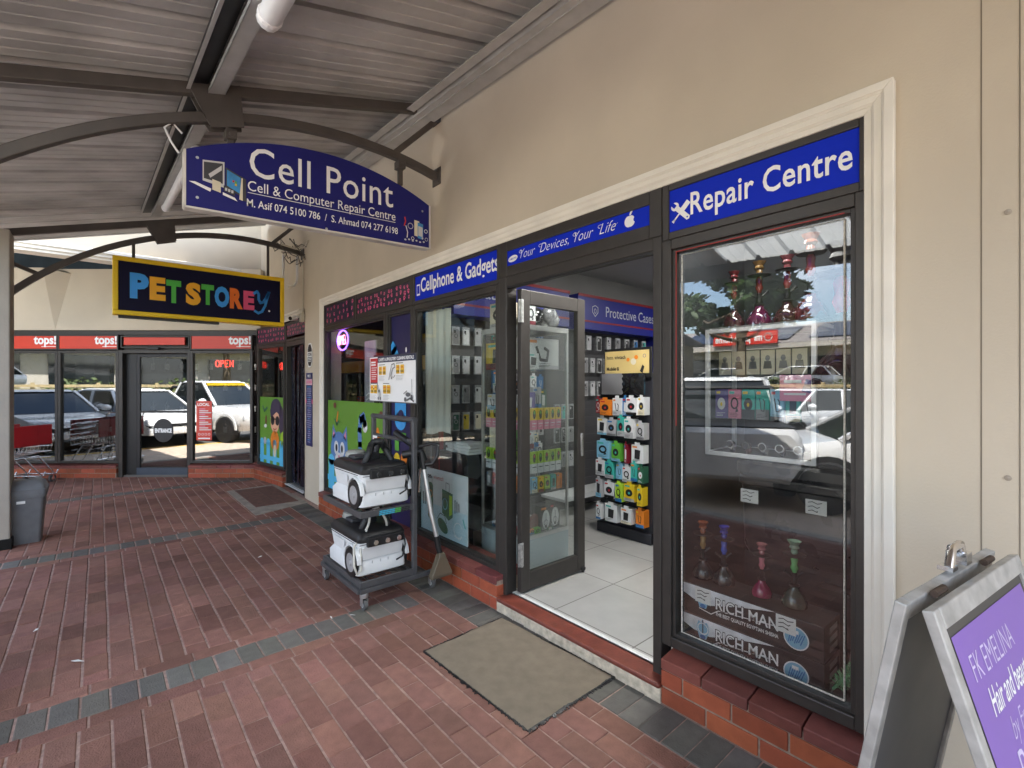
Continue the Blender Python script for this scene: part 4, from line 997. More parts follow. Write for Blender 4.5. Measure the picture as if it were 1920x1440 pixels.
MACH = SCUFFED
def machine():
    """spray extraction carpet cleaner, origin at the middle of its underside; the control side faces -Y, wheels on the X sides"""
    t = thing('carpet_cleaner', 'white carpet cleaning machine with black lid and arched hose', 'machine', (0, 0, 0), group='white carpet cleaning machines on the stand')
    m = MB(); ringf = lambda hw, hd, z, dy=0: rbox_ring(hw, hd, .035, z, 5, (0, dy))
    loft(m, [ringf(.165, .245, .015), ringf(.19, .27, .03), ringf(.192, .272, .10), ringf(.165, .25, .135), ringf(.168, .262, .17, .0), ringf(.178, .278, .255)])
    m.build('tank', MACH, t, smooth=40)
    m = MB(); m.prism([(-.15, -.262, .135), (.15, -.262, .135), (.155, -.272, .20), (.155, -.2795, .225), (-.155, -.2795, .225), (-.155, -.272, .20)], (0, -.008, 0)); m.build('front_panel', MACH, t)
    m = MB(); m.box(-.181, -.20, .243, -.176, .24, .2475); m.box(-.176, -.2815, .243, .176, -.279, .2475); m.build('seam', M('grime_seam', (.10, .10, .10), .7), t)
    m = MB(); m.prism([(-.1795, -.02, .165), (-.1795, .18, .165), (-.1815, .19, .225), (-.1815, -.03, .225)], (-.004, 0, 0)); m.build('side_panel', MACH, t)
    m = MB(); loft(m, [ringf(.180, .28, .256), ringf(.182, .282, .285), ringf(.168, .262, .315), ringf(.150, .235, .325)]); m.build('lid', BLACK, t, smooth=40)
    m = MB(); m.box(-.125, -.302, .225, .155, -.272, .292); m.build('control_panel', BLACK, t, bevel=.006)
    for x in (-.07, .02, .11):
        m = MB(); m.lathe([(.018, -.318), (.02, -.31), (.014, -.302), (0, -.302)], (x, 0, .255), 12, 'y'); m.build('coupling', CHROME, t, smooth=40)
    for x in (-.196, .172):
        m = MB(); m.lathe([(.06, 0), (.102, 0), (.108, .012), (.102, .028), (.06, .028)], (x, -.165, .105), 24, 'x'); w = m.build('wheel', BLACK, t, smooth=40)
        m = MB(); m.lathe([(.0, -.004), (.02, -.006), (.024, .0), (.066, -.002), (.070, .010), (.070, .03), (.0, .03)], (x, -.165, .105), 20, 'x')
        m.build('hub', M('light_hub', (.38, .38, .39), .4, metal=.2), w, smooth=30)
        m = MB(); sx = -1 if x < 0 else 1
        A = [(x + (.0 if sx < 0 else .0), -.165 + .116 * math.cos(a), .105 + .116 * math.sin(a)) for a in [R(5 + 170 * i / 12) for i in range(13)]]
        Bq = [(p[0], -.165 + (p[1] + .165) * 1.14, .105 + (p[2] - .105) * 1.14) for p in A]; m.strip(A, Bq, (.03, 0, 0)); m.build('wheel_arch', MACH, t, bevel=.004)
    m = MB(); m.box(-.11, .02, .322, .0, .15, .35); m.build('motor_hump', M('charcoal_plastic', (.04, .04, .045), .45), t, bevel=.012)
    m = MB(); m.box(-.02, .10, .32, .12, .22, .332); m.build('label', PAPER, t)
    m = MB(); m.lathe([(.075, .30), (.08, .32), (.075, .36), (.06, .37), (0, .37)], (-.02, .215, 0), 16); m.build('clear_cap', M('cloudy_cap', (.34, .34, .31), .25), t, smooth=40)
    m = MB(); pts = [(.005 + .02 * math.sin(a), -.21 + .0, .31) for a in (0,)]
    pts = [(-.105 + .21 * i / 14, -.14 - .02 * math.sin(i), .305 + .165 * math.sin(PI * i / 14) ** .8) for i in range(15)]
    m.tube(pts, .024, 10)
    for i in range(1, 28):
        a = pts[i // 2]; b = pts[min(i // 2 + 1, 14)]; f = (i % 2) / 2; c = Vector(a) * (1 - f) + Vector(b) * f; d = (Vector(b) - Vector(a)).normalized(); m.tube([c - d * .003, c + d * .003], .027, 10)
    m.build('hose', BLACK, t, smooth=50)
    m = MB(); pts = [(.15, -.305, .27), (.155, -.32, .2), (.13, -.325, .12), (.10, -.29, .09)]; m.tube(pts, .006, 6); m.build('cable', BLACK, t, smooth=60)
    m = MB(); m.box(-.03, -.05, .32, .06, .02, .37); m.tube([(.05, .0, .36), (.08, .02, .43)], .022, 8); m.build('hose_port', BLACK, t, bevel=.006)
    m = MB()
    for i in range(3): m.box(.06 * (i - 1) - .02, -.2755, .1 + .0, .06 * (i - 1) - .016, -.271, .12)
    m.box(-.1825, .02, .19, -.180, .05, .215); m.box(-.1825, -.02, .175, -.180, .07, .181); m.build('embossed_mark', M('soft_grey', (.45, .45, .46), .5), t)
    return t
m1 = machine(); place(m1, (-.585, 3.48, .665), 0, 'white carpet cleaner with black arched hose, on the upper shelf')
m2 = copy_tree(m1); place(m2, (-.60, 3.50, .185), 0, 'white carpet cleaner with pale looped tube, on the lower shelf')
m = MB(); pts = [(-.70 + .17 * i / 16, 3.30 - .02 * math.sin(i), .50 + .16 * math.sin(PI * i / 16)) for i in range(17)]; m.tube(pts, .009, 8)
pts = [(-.70, 3.30, .50), (-.80, 3.26, .42), (-.815, 3.22, .30), (-.80, 3.20, .24), (-.77, 3.21, .26), (-.76, 3.24, .40), (-.70, 3.27, .52)]; m.tube(pts, .008, 8)
m.build('pale_hose', M('pale_hose', (.52, .50, .44), .45), m2, smooth=60)
# floor wand leaning on the stand
wd = thing('cleaning_wand', 'chrome and black cleaning wand with a brown wedge nozzle leaning on the stand', 'wand', (-.22, 3.12, .1))
m = MB(); m.tube([(-.300, 3.16, .92), (-.265, 3.12, .60), (-.235, 3.09, .42)], .018, 12); m.build('tube', ALU, wd, smooth=60)
m = MB(); m.tube([(-.235, 3.09, .42), (-.225, 3.085, .34), (-.21, 3.07, .27)], .021, 12); m.build('grip', BLACK, wd, smooth=60)
m = MB(); m.tube([(-.300, 3.16, .92), (-.315, 3.17, 1.05)], .02, 10); m.build('grip', BLACK, wd, smooth=60)
m = MB(); m.tube([(-.315, 3.17, .95), (-.25, 3.12, .96), (-.22, 3.10, 1.02), (-.21, 3.11, 1.10), (-.25, 3.14, 1.11), (-.33, 3.18, 1.09)], .014, 10); m.build('loop_handle', BLACK, wd, smooth=60)
m = MB(); k = len(m.v); loft(m, [[(-.21 + a * w, 3.07 + b * d_, z) for a, b in ((-1, -1), (1, -1), (1, 1), (-1, 1))] for w, d_, z in ((.09, .02, .115), (.088, .028, .14), (.03, .028, .27), (.022, .022, .30))]); m.build('nozzle', M('brown_clear_nozzle', (.14, .115, .08), .2, var=.1, coat=.3), wd, bevel=.006)
# tools hung at the back of the stand
tl_ = thing('cleaning_tools', 'black hoses and hand tools hung on the rental stand rail', 'tools', (-.36, 3.3, 1.1))
m = MB(); m.tube([(-.40, 3.42, 1.18), (-.36, 3.22, 1.10)], .026, 10); m.build('hand_nozzle', BLACK, tl_, smooth=50)
m = MB()
for i in range(4): m.tube([(-.33 + .01 * i, 3.25 + .03 * i, 1.08), (-.31, 3.24 + .04 * i, .95), (-.33, 3.23 + .03 * i, .78), (-.30, 3.27 + .04 * i, .70)], .022, 8)
m.tube([(-.40, 3.30, 1.02), (-.30, 3.2, 1.05), (-.28, 3.2, .98)], .03, 10); m.build('hose', BLACK, tl_, smooth=50)
m = MB(); m.tube([(-.31, 3.2, .92), (-.30, 3.24, .74)], .016, 8); m.build('chrome_tube', CHROME, tl_, smooth=50)
m = MB(); m.box(-.46, 3.55, .96, -.36, 3.66, .975); m.box(-.44, 3.57, .975, -.38, 3.64, 1.0); m.build('black_bracket', BLACK, tl_)
# price board and small tag
pb = thing('price_board', 'white rental price board with red block and yellow price squares on the stand', 'sign', (-.38, 3.55, 1.42))
W_, H_ = .64, .335  # print layout size
g = G((-.400, 3.885, 1.42), (0, -1, .0), (0, 0, 1)); g.r = g.r * 1.22; g.u = g.u * 1.08; BN = M('board_navy', (.02, .025, .07), .4); BRD = M('board_red', (.55, .02, .02), .4); BY = M('board_yellow', (.85, .5, .03), .4, var=.06)
m = MB(); m.box(-.399, 3.885 - W_ * 1.22 - .01, 1.412, -.393, 3.89, 1.42 + H_ * 1.08 + .005); m.build('backing', SG, pb)
g.rect(WHITE, .0, 0, W_, H_).up().rect(BN, .125, H_ - .045, W_, H_).rect(BRD, .012, .14, .125, H_ - .01).rect(BN, .012, .085, .125, .14)
g.up().text(WHITE, 'CARPET & UPHOLSTERY CLEANING RENTALS', .14, H_ - .034, W_ - .02, .024, bold=.03)
for i in range(2): g.rect(WHITE, .025, H_ - .045 - .02 * i, .095, H_ - .033 - .02 * i)
for i in range(6): g.rect(PAPER, .03, H_ - .085 - .017 * i, .115 - .01 * (i % 3), H_ - .079 - .017 * i)
g.rect(WHITE, .02, .118, .115, .132).rect(WHITE, .03, .098, .105, .112)
INK = M('print_ink', (.12, .12, .13), .5)
for (x, y) in ((.145, .185), (.395, .19), (.02, .045), (.215, .045)):
    g.rect(INK, x, y + .085, x + .09, y + .09)
    for k in range(2):
        g.rect(BY, x + .058 * k, y + .012, x + .058 * k + .045, y + .075).up().text(RED, '2HR' if k == 0 else '4HR', x + .058 * k + .006, y + .052, x + .058 * k + .040, .012, bold=.02).text(BLACKINK, 'R150' if k == 0 else 'R250', x + .058 * k + .004, y + .022, x + .058 * k + .041, .016, bold=.03)
    for k in range(4): g.rect(LGREY, x, y - .004 - .010 * k, x + .085 - .01 * (k % 2), y + .0 - .010 * k)
g.line(INK, [(.30, .16), (.34, .27), (.375, .275), (.385, .25), (.355, .24), (.33, .19), (.335, .165), (.35, .18)], .006).line(INK, [(.365, .175), (.385, .19)], .005)
g.line(INK, [(.145, .12), (.15, .09)], .005).ell(INK, .155, .075, .012).ell(LGREY, .155, .05, .02, .024).ell(INK, .145, .02, .008, .013).ell(INK, .175, .02, .008, .013)
g.line(INK, [(.60, .16), (.605, .06)], .004).ell(INK, .555, .055, .03, .015).ell(INK, .52, .02, .016).line(INK, [(.54, .015), (.58, .03), (.625, .01)], .012).ell(INK, .60, .035, .014, .02).line(INK, [(.50, .06), (.54, .08)], .006)
g.build('print', pb)
t = thing('price_tag', 'small white price tag tied to the rental stand post', 'tag', (-.4, 3.7, 1.05)); g = G((-.403, 3.82, 1.03)); g.rect(WHITE, 0, 0, .085, .10).up()
for i in range(4): g.rect(RED if i % 2 else INK, .012, .02 + .018 * i, .07, .026 + .018 * i)
g.build('print', t)

# ---------------------------------------------------------------- A-board
ab = thing('sandwich_board', 'aluminium framed sandwich board with a purple hair salon price list', 'sandwich board', (-.6, .15, 0))
PUR = M('purple_print', (.22, .12, .46), .35, var=.08, scale=3)
AX0, AX1 = -.90, -.30; TY, TZ = .155, 1.10; RISE = 1.10
def leaf(sgn, name):
    # frame in the plane from the ridge down and outward along sgn*Y
    top = Vector((0, TY + sgn * .022, TZ)); foot = Vector((0, TY + (.21 if sgn > 0 else -.36), .0)); d = (foot - top); Ln = d.length; d.normalize(); X = Vector((1, 0, 0)); nrm = X.cross(d) * (-1 if sgn > 0 else 1)
    P = lambda x, s_, o=0: Vector((x, 0, 0)) + top + d * s_ + nrm * o
    m = MB(); w = .029; dpt = .022
    def bar(x0, x1, s0, s1): 
        k = len(m.v); m.v += [tuple(P(x, s_, o)) for o in (-dpt / 2, dpt / 2) for (x, s_) in ((x0, s0), (x1, s0), (x1, s1), (x0, s1))]
        for f in ((0, 3, 2, 1), (4, 5, 6, 7), (0, 1, 5, 4), (1, 2, 6, 5), (2, 3, 7, 6), (3, 0, 4, 7)): m.face([k + i for i in f])
    bar(AX0, AX0 + w, 0, Ln); bar(AX1 - w, AX1, 0, Ln); bar(AX0 + w, AX1 - w, 0, w + .012); bar(AX0 + w, AX1 - w, Ln - .14, Ln - .10)
    fr = m.build(name, M('worn_aluminium', (.46, .455, .44), .5, metal=.35, var=.25, scale=22), ab, bevel=.003)
    m = MB(); k = len(m.v); m.v += [tuple(P(x, s_, o)) for o in (-.003, .003) for (x, s_) in ((AX0 + w, w), (AX1 - w, w), (AX1 - w, Ln - .12), (AX0 + w, Ln - .12))]
    for f in ((0, 3, 2, 1), (4, 5, 6, 7), (0, 1, 5, 4), (1, 2, 6, 5), (2, 3, 7, 6), (3, 0, 4, 7)): m.face([k + i for i in f])
    m.build('panel', M('dark_blue_grey_panel', (.06, .065, .085), .4, var=.15) if sgn > 0 else M('charcoal_mat', (.07, .065, .06), .6), ab)
    return P, d, nrm, Ln
leaf(1, 'leaf_frame'); P, d, nrm, Ln = leaf(-1, 'leaf_frame')
up = -d; rgt = Vector((1, 0, 0))
sheet_o = P(AX0 + .05, Ln - .13, 0); nn = rgt.cross(up)
g = G(sheet_o + nn * .003, rgt, up); SW, SH = .60 - .10, Ln - .13 - .062
LILAC = M('pale_lilac_ink', (.62, .55, .75), .5)
g.rect(PUR, 0, 0, SW, SH).up()
Y = SH
g.text(LILAC, 'FK EMELINA', .045, Y - .095, SW - .185, .048, bold=-.012)
g.text(WHITE, 'Hair and beauty', .075, Y - .165, SW - .15, .05, shear=.3, bold=.01)
g.text(LILAC, 'by Fmut', .13, Y - .225, SW - .22, .04, shear=.4, bold=-.015)
g.text(LILAC, 'Pricelist', .10, Y - .315, SW - .15, .075, shear=.25, bold=-.005)
g.text(LILAC, 'Relaxer', .21, Y - .39, SW - .13, .04, shear=.3); g.text(LILAC, 'R350', .25, Y - .45, SW - .16, .034, bold=-.015)
g.text(WHITE, 'Hair installation', .0 + .02, Y - .56, .27, .045, shear=.3)
for i, a in enumerate(('Install R350', 'Closure R350', 'Braids R250', 'Wash R150')): g.text(LILAC, a, .05 + .02 * i, Y - .63 - .065 * i, .30 + .01 * i, .036, bold=-.015)
g.build('price_list_print', ab)
for x in (AX0 + .14, AX1 - .12): m = MB(); m.tube([(x - .03, TY, TZ + .0), (x + .03, TY, TZ)], .008, 10); m.build('hinge', M('rusty_hinge', (.09, .06, .045), .7, metal=.4, var=.4), ab)
m = MB(); xc = AX0 + .33; m.tube([(xc - .055, TY + .02, TZ + .015), (xc - .02, TY + .025, TZ + .055), (xc + .02, TY + .02, TZ + .06), (xc + .035, TY + .02, TZ + .03)], .010, 8); m.box(xc - .065, TY + .01, TZ + .010, xc - .03, TY + .04, TZ + .02); m.box(xc + .01, TY + .005, TZ + .012, xc + .05, TY + .045, TZ + .04)
m.build('latch', CHROME, ab, smooth=50)

ab.rotation_euler.z = R(-8.3); ab.location.y += .008

rnd = random.Random(6)
for i, (x, y, lab) in enumerate(((-2.24, 3.62, 'white paper scrap on the bricks before the grey strip'), (-.86, 3.14, 'white scrap on the grey strip by the rental stand caster'), (-.98, 3.20, 'smaller pale scrap on the grey strip by the stand'), (-2.45, 4.25, 'tiny white scrap on the bricks near the column'), (-1.05, 4.75, 'white speck of paper on the open bricks beyond the stand'))):
    m = MB(); a = rnd.uniform(0, 3); s_ = .022 if i == 0 else .012; c_, q_ = math.cos(a), math.sin(a)
    m.prism([(x + s_ * (u * c_ - v * q_), y + s_ * (u * q_ + v * c_), .004 + .002 * k) for k, (u, v) in enumerate(((-1.6, -.2), (.4, -.6), (1.5, .2), (.2, .5)))], (0, 0, .002)); tag(m.build('paper_scrap', PAPER), lab, 'litter')
# ================================================================ inside the phone shop
FASCIA = M('shop_fascia_blue', (.014, .02, .24), .35, var=.06)
DRED = M('dark_red_stripe', (.28, .012, .02), .4, var=.05)
SLAT = M('dark_slatwall', (.045, .045, .05), .5, var=.15)
BAG = M('clear_bag_film', (.42, .43, .44), .18, var=.35, scale=30, coat=.3)
ORD = ('first', 'second', 'third', 'fourth', 'fifth', 'sixth', 'seventh', 'eighth', 'ninth', 'tenth', 'eleventh', 'twelfth')
COL = {'white': (.70, .71, .72), 'black': (.015, .015, .017), 'grey': (.20, .20, .21), 'orange': (.72, .19, .015), 'teal': (.05, .42, .36), 'blue': (.03, .17, .42), 'green': (.10, .45, .06), 'lime': (.40, .62, .04), 'yellow': (.75, .52, .02),
       'red': (.5, .02, .03), 'maroon': (.22, .015, .03), 'pink': (.68, .22, .33), 'purple': (.13, .09, .30), 'light blue': (.22, .48, .66), 'cream': (.70, .66, .52), 'dark green': (.03, .12, .07), 'brown': (.16, .05, .035), 'silver': (.45, .45, .47)}
def CM(c): return M('print_' + c.replace(' ', '_'), COL[c], .35, var=.08, scale=12)
def art(g, W, H, body, seed):
    """printed face of a retail pack: header, product silhouette, a few text lines"""
    rnd = random.Random(seed); dark = body in ('black', 'maroon', 'purple', 'blue', 'brown', 'dark green', 'grey')
    ink = CM('white') if dark else BLACKINK; acc = CM(rnd.choice(('orange', 'red', 'blue', 'teal', 'yellow')))
    g.rect(acc, W * .08, H * .84, W * rnd.uniform(.3, .6), H * .93)
    if not dark and rnd.random() < .75: g.rect(CM(rnd.choice(('grey', 'silver', 'light blue', 'black', 'blue', 'cream', 'maroon'))), 0, 0, W, H * rnd.uniform(.12, .34)).up()
    k = rnd.randrange(4)
    if k == 0: g.ell(ink, W * .5, H * .5, W * .33, H * .21).up().ell(acc, W * .5, H * .48, W * .10, H * .07)
    elif k == 1: g.poly(ink, [(W * .26, H * .24), (W * .70, H * .22), (W * .76, H * .72), (W * .28, H * .76)])
    elif k == 2: g.line(ink, [(W * .3, H * .7), (W * .42, H * .3), (W * .62, H * .28), (W * .66, H * .6), (W * .55, H * .68)], W * .07)
    else: g.ring(ink, W * .5, H * .52, W * .26, W * .12, H * .18, 14).poly(ink, [(W * .55, H * .2), (W * .8, H * .25), (W * .7, H * .4)])
    for i in range(3): g.rect(ink, W * .1, H * (.07 + .05 * i), W * rnd.uniform(.4, .85), H * (.085 + .05 * i))
def pack(label, x, y, z, w, h, d, face, body, seed, group=None, cat='box', name='product_box', hook=True, parent=None):
    """x,y,z: centre of the front face's bottom edge; face 'x' looks to -X, 'y' looks to -Y; depth goes away from the viewer"""
    mb = MB(); mb.m(CM(body)); rnd = random.Random(seed * 7 + 1)
    if face == 'x':
        mb.box(x, y - w / 2, z, x + d, y + w / 2, z + h); g = G((x, y + w / 2, z), (0, -1, 0))
        if hook: mb.box(x, y - w * .22, z + h, x + .002, y + w * .22, z + h + .025)
    else:
        mb.box(x - w / 2, y, z, x + w / 2, y + d, z + h); g = G((x - w / 2, y, z), (1, 0, 0))
        if hook: mb.box(x - w * .22, y, z + h, x + w * .22, y + .002, z + h + .025)
    g.mb = mb; art(g, w, h, body, seed)
    o = mb.build(name); tag(o, label, cat, group)
    return o
def case_pack(label, x, y, z, face, tone, seed, group):
    """phone case in a clear blister: pale bag, darker shell with camera ring"""
    w, h = .085, .175; mb = MB(); mb.m(BAG)
    if face == 'y': mb.box(x - w / 2, y, z, x + w / 2, y + .018, z + h); g = G((x - w / 2, y, z), (1, 0, 0))
    else: mb.box(x, y - w / 2, z, x + .018, y + w / 2, z + h); g = G((x, y + w / 2, z), (0, -1, 0))
    g.mb = mb; m_ = CM(tone)
    g.poly(m_, [(.010, .018), (.016, .010), (w - .016, .010), (w - .010, .018), (w - .010, h - .03), (w - .016, h - .022), (.016, h - .022), (.010, h - .03)]).up()
    k = seed % 3; ink = BLACKINK if tone not in ('black', 'dark green') else CM('silver')
    if k == 0: g.ring(ink, w / 2, h * .5, .018, .005, n=12)
    elif k == 1: g.ell(ink, w * .42, h * .62, .006)
    g.rect(ink, .018, h - .062, .04, h - .034)
    o = mb.build('phone_case_pack'); tag(o, label, 'phone case', group); return o

# ceiling lights, switched on
for (x, y, lab) in ((.80, 1.85, 'lit white ceiling panel just inside the phone shop door'), (3.6, 1.6, 'lit white ceiling panel deep in the phone shop')):
    t = thing('interior_light', lab, 'light', (x, y, 2.88)); m = MB(); m.box(x - .3, y - .3, 2.872, x + .3, y + .3, 2.899); m.build('frame', WHITE, t)
    m = MB(); m.box(x - .28, y - .28, 2.868, x + .28, y + .28, 2.8715); m.build('diffuser', M('lit_diffuser', (1, .98, .94), .5, var=0, emit=12), t)
t = thing('interior_light', 'glowing fill panel added out of view over the hookah window display', 'light', (.6, .9, 2.58)); m = MB(); m.box(.10, .55, 2.57, .32, 1.28, 2.595); m.build('frame', WHITE, t); m = MB(); m.box(.11, .57, 2.565, .31, 1.26, 2.5695); m.build('diffuser', M('window_fill_glow', (1, .98, .94), .5, var=0, emit=11), t)  # unseen fill panel, added to brighten the hookahs and cartons
# wall display with the blue boards, along the party wall
t = thing('slatwall_display', 'dark slatted wall display with blue header boards inside the phone shop', 'display', (2, 3.85, .1))
m = MB(); m.box(.22, 3.86, .1, 4.9, 3.898, 2.24)
for i in range(20): m.box(.22, 3.852, .15 + i * .105, 4.9, 3.861, .215 + i * .105)
m.build('slat_panel', SLAT, t)
m = MB(); m.box(.26, 3.83, .3, .30, 3.85, 2.2); m.build('red_edge', DRED, t)
for (x0, x1, name) in ((.30, 1.85, 'cables_board'), (2.0, 3.62, 'cases_board')):
    m = MB(); m.box(x0, 3.66, 2.20, x1, 3.86, 2.60); m.build('header_board', FASCIA, t, bevel=.004)
    m = MB(); m.box(x0 - .001, 3.655, 2.285, x1, 3.6595, 2.305); m.box(x0 - .001, 3.652, 2.575, x1 + .004, 3.6595, 2.605); m.build('red_stripe', DRED, t)
PW = M('pale_sign_lettering', (.62, .64, .68), .4)
g = G((.30, 3.66, 2.30), (1, 0, 0), (0, 0, 1)); g.line(PW, [(.07, .16), (.07, .10), (.11, .10), (.11, .16), (.15, .16), (.15, .09)], .012).ell(PW, .15, .08, .014).text(PW, 'Cables', .23, .08, .72, .13, bold=.0); g.build('lettering', t)
g = G((2.0, 3.66, 2.30), (1, 0, 0), (0, 0, 1)); g.line(PW, [(.30, .19), (.25, .17), (.25, .11), (.30, .06), (.35, .11), (.35, .17), (.30, .19)], .009).ring(PW, .30, .125, .018, .007, .027, 12); g.text(PW, 'Protective Cases', .50, .075, 1.52, .125); g.build('lettering', t)
m = MB(); m.box(3.63, 3.5, .1, 4.6, 3.85, 2.62); m.build('blue_side_panel', FASCIA, t); m = MB(); m.box(3.625, 3.494, 2.28, 4.61, 3.4995, 2.30); m.build('red_stripe', DRED, t)
tones = ['grey', 'white', 'silver', 'grey', 'silver', 'silver', 'silver', 'grey', 'white', 'dark green', 'yellow', 'cream']
k = 0
for r, z in enumerate((1.93, 1.655, 1.375, 1.115)):
    for c_, x in enumerate((.42, .53, .665)):
        case_pack(f'{tones[k]} phone case in clear pack, {ORD[c_]} {ORD[r]} row under the cables board', x, 3.80 - .012 * c_, z, 'y', tones[k], k, 'phone cases on the wall under the cables board'); k += 1
        m_ = None
for r, z in enumerate((1.97, 1.70, 1.42)):
    for c_ in range(8 if r == 0 else 6):
        tn = ('teal', 'silver', 'black', 'silver', 'grey', 'black', 'blue', 'teal')[c_] if r == 0 else ('black', 'grey', 'silver', 'black', 'silver', 'grey')[c_]
        case_pack(f'{tn} phone case pack, {ORD[c_]} {("top", "middle", "bottom")[r]} row under the protective cases board', 2.12 + c_ * (.19 if r == 0 else .13), 3.76, z, 'y', tn, c_ + r, 'phone cases under the protective cases board')
for r, z in enumerate((1.16, .90, .62)):
    for c_ in range(4):
        tn = ('maroon', 'teal', 'black', 'white', 'black', 'black', 'grey', 'silver', 'cream', 'grey', 'silver', 'black')[r * 4 + c_]
        case_pack(f'{tn} phone case pack, {ORD[c_]} from the door, {("upper", "middle", "lower")[r]} row behind the black rack', 1.74 + c_ * .115, 3.74, z, 'y', tn, c_ + r * 2, 'phone cases on the wall behind the black rack')
m = MB(); m.box(1.6, 3.5, .30, 2.6, 3.86, .33); m.box(1.6, 3.49, .33, 2.6, 3.5, .36); o = m.build('low_shelf', WHITEP); tag(o, 'low white shelf with dark clutter behind the black rack', 'shelf')

rnd = random.Random(61); q5 = 500
for r, z in enumerate((2.0, 1.76, 1.51, 1.26, 1.01, .76)):
    for c_ in range(6):
        tn = rnd.choice(('black', 'silver', 'grey', 'black', 'white', 'blue', 'maroon', 'teal')); q5 += 1
        pack(f'{tn} cable pack, {ORD[c_]} along the {ORD[r]} row of the wall behind the display tower', .90 + c_ * .125 + rnd.uniform(-.012, .012), 3.80 + rnd.uniform(-.03, .0), z + rnd.uniform(-.015, .01), .085, rnd.uniform(.13, .18), .03, 'y', tn, q5, 'cable packs on the wall behind the tower', name='cable_pack', cat='pack')
for r, z in enumerate((1.42, 1.14, .86, .58, .30)):
    for c_ in range(3):
        tn = rnd.choice(('black', 'white', 'grey', 'teal', 'light blue', 'red', 'white')); q5 += 1
        pack(f'{tn} box, {ORD[c_]} on the {ORD[r]} row of the rack end beside the leaflet stand', 1.74 + c_ * .12, 2.40, z, .10, .16, .05, 'y', tn, q5, 'boxes on the rack end', name='product_box')
for i in range(22):
    tn = rnd.choice(('white', 'black', 'yellow', 'silver', 'blue', 'cream', 'red', 'grey', 'green')); q5 += 1; sh = i % 3; lv = (1.0, 1.341, .70)[sh]
    pack(f'{tn} carton at the back of the {("second", "third", "lowest")[sh]} tower shelf, {ORD[i // 3]} from the door', .36 + (i // 3) * .058, 2.98 + rnd.uniform(0, .12), lv + .007, .052, rnd.uniform(.10, .27), .08, 'y', tn, q5, 'cartons at the back of the tower shelves', hook=False)
# black rack facing the door
rk = thing('product_rack', 'black freestanding rack full of hanging gadget packs, facing the shop door', 'rack', (1.8, 2.76, .1))
m = MB(); m.box(1.62, 2.46, .1, 2.1, 3.08, .20); m.box(1.66, 2.47, .2, 2.06, 3.07, 1.66); m.build('body', M('rack_black', (.018, .018, .024), .5, var=.12), rk, bevel=.006)
m = MB(); m.box(1.64, 2.47, 1.62, 1.66, 3.0, 1.90); m.build('header_frame', BLACK, rk)
g = G((1.64, 2.99, 1.66)); g.rect(M('pale_gold_print', (.66, .50, .20), .4, var=.12, scale=4), 0.0, 0, .50, .215).up().text(BLACKINK, 'hoco. wiwtech', .02, .14, .24, .035, bold=.02).text(BLACKINK, 'Mobile &', .02, .03, .17, .035, bold=.02).ell(CM('orange'), .27, .13, .018).ell(CM('cream'), .33, .11, .03).ell(CM('orange'), .36, .15, .02).ring(CM('purple'), .45, .16, .015, .004, n=10).poly(BLACKINK, [(.40, .02), (.43, .08), (.45, .06), (.43, .0)])
g.build('header_print', rk)
m = MB()
for z in (1.44, 1.235, 1.01, .815, .63, .44):
    for y in (2.56, 2.68, 2.80, 2.92): m.tube([(1.66, y, z + .015), (1.55, y, z + .018)], .003, 5)
m.build('hooks', CHROME, rk)
for lab, y0, y1, tone in (('flat grey laptop sleeve hanging on the black rack', 2.73, 2.98, 'grey'), ('black plastic wrapped laptop sleeve hanging on the black rack', 2.50, 2.74, 'black')):
    m = MB(); k0 = len(m.v); n = 8
    for i in range(n + 1):
        for j in range(n + 1):
            y = y0 + (y1 - y0) * i / n; z = 1.46 + .20 * j / n; bul = math.sin(PI * i / n) * math.sin(PI * j / n)
            m.v.append((1.57 - .018 * bul - .0025 * math.sin(5 * i + 3 * j) * (tone == 'black'), y, z))
    for i in range(n):
        for j in range(n): a = i * (n + 1) + j; m.face([a, a + 1, a + n + 2, a + n + 1])
    m.box(1.574, y0 + .005, 1.465, 1.60, y1 - .005, 1.655)
    o = m.build('laptop_sleeve', M('sleeve_grey', (.17, .17, .18), .7) if tone == 'grey' else M('black_film', (.012, .012, .013), .12, var=.2, coat=.5), smooth=30); tag(o, lab, 'laptop sleeve')
rows = [(1.275, .15, [('maroon', .05), ('orange', .11), ('white', .09), ('blue', .05), ('white', .10), ('white', .06)], 'second'),
        (1.07, .16, [('white', .10), ('silver', .09), ('teal', .065), ('white', .085), ('silver', .07)], 'third'),
        (.835, .17, [('light blue', .13), ('green', .085), ('maroon', .03), ('white', .11)], 'fourth'),
        (.665, .15, [('white', .09), ('teal', .09), ('light blue', .07), ('white', .08), ('teal', .06), ('dark green', .05)], 'fifth'),
        (.475, .16, [('silver', .06), ('white', .10), ('lime', .065), ('yellow', .10), ('yellow', .05)], 'sixth'),
        (.255, .15, [('white', .05), ('white', .12), ('white', .10), ('orange', .075)], 'bottom')]
s = 0
for (z, h, items, rn) in rows:
    items = [(c_, w * 1.14) for c_, w in items]; tot = sum(w for _, w in items); y = 3.045; gap = (.56 - tot) / len(items); jr = random.Random(s + 50)
    for i, (c_, w) in enumerate(items):
        yy = y - gap / 2 - w / 2
        pack(f'{c_} box, {ORD[i]} from the door leaf, {rn} row of the black rack', 1.545 + jr.uniform(-.012, .03), yy + jr.uniform(-.008, .008), z + jr.uniform(-.016, .012), w, h * jr.uniform(.9, 1.12), .085, 'x', c_, s, 'gadget boxes hanging on the black rack'); y -= w + gap; s += 1
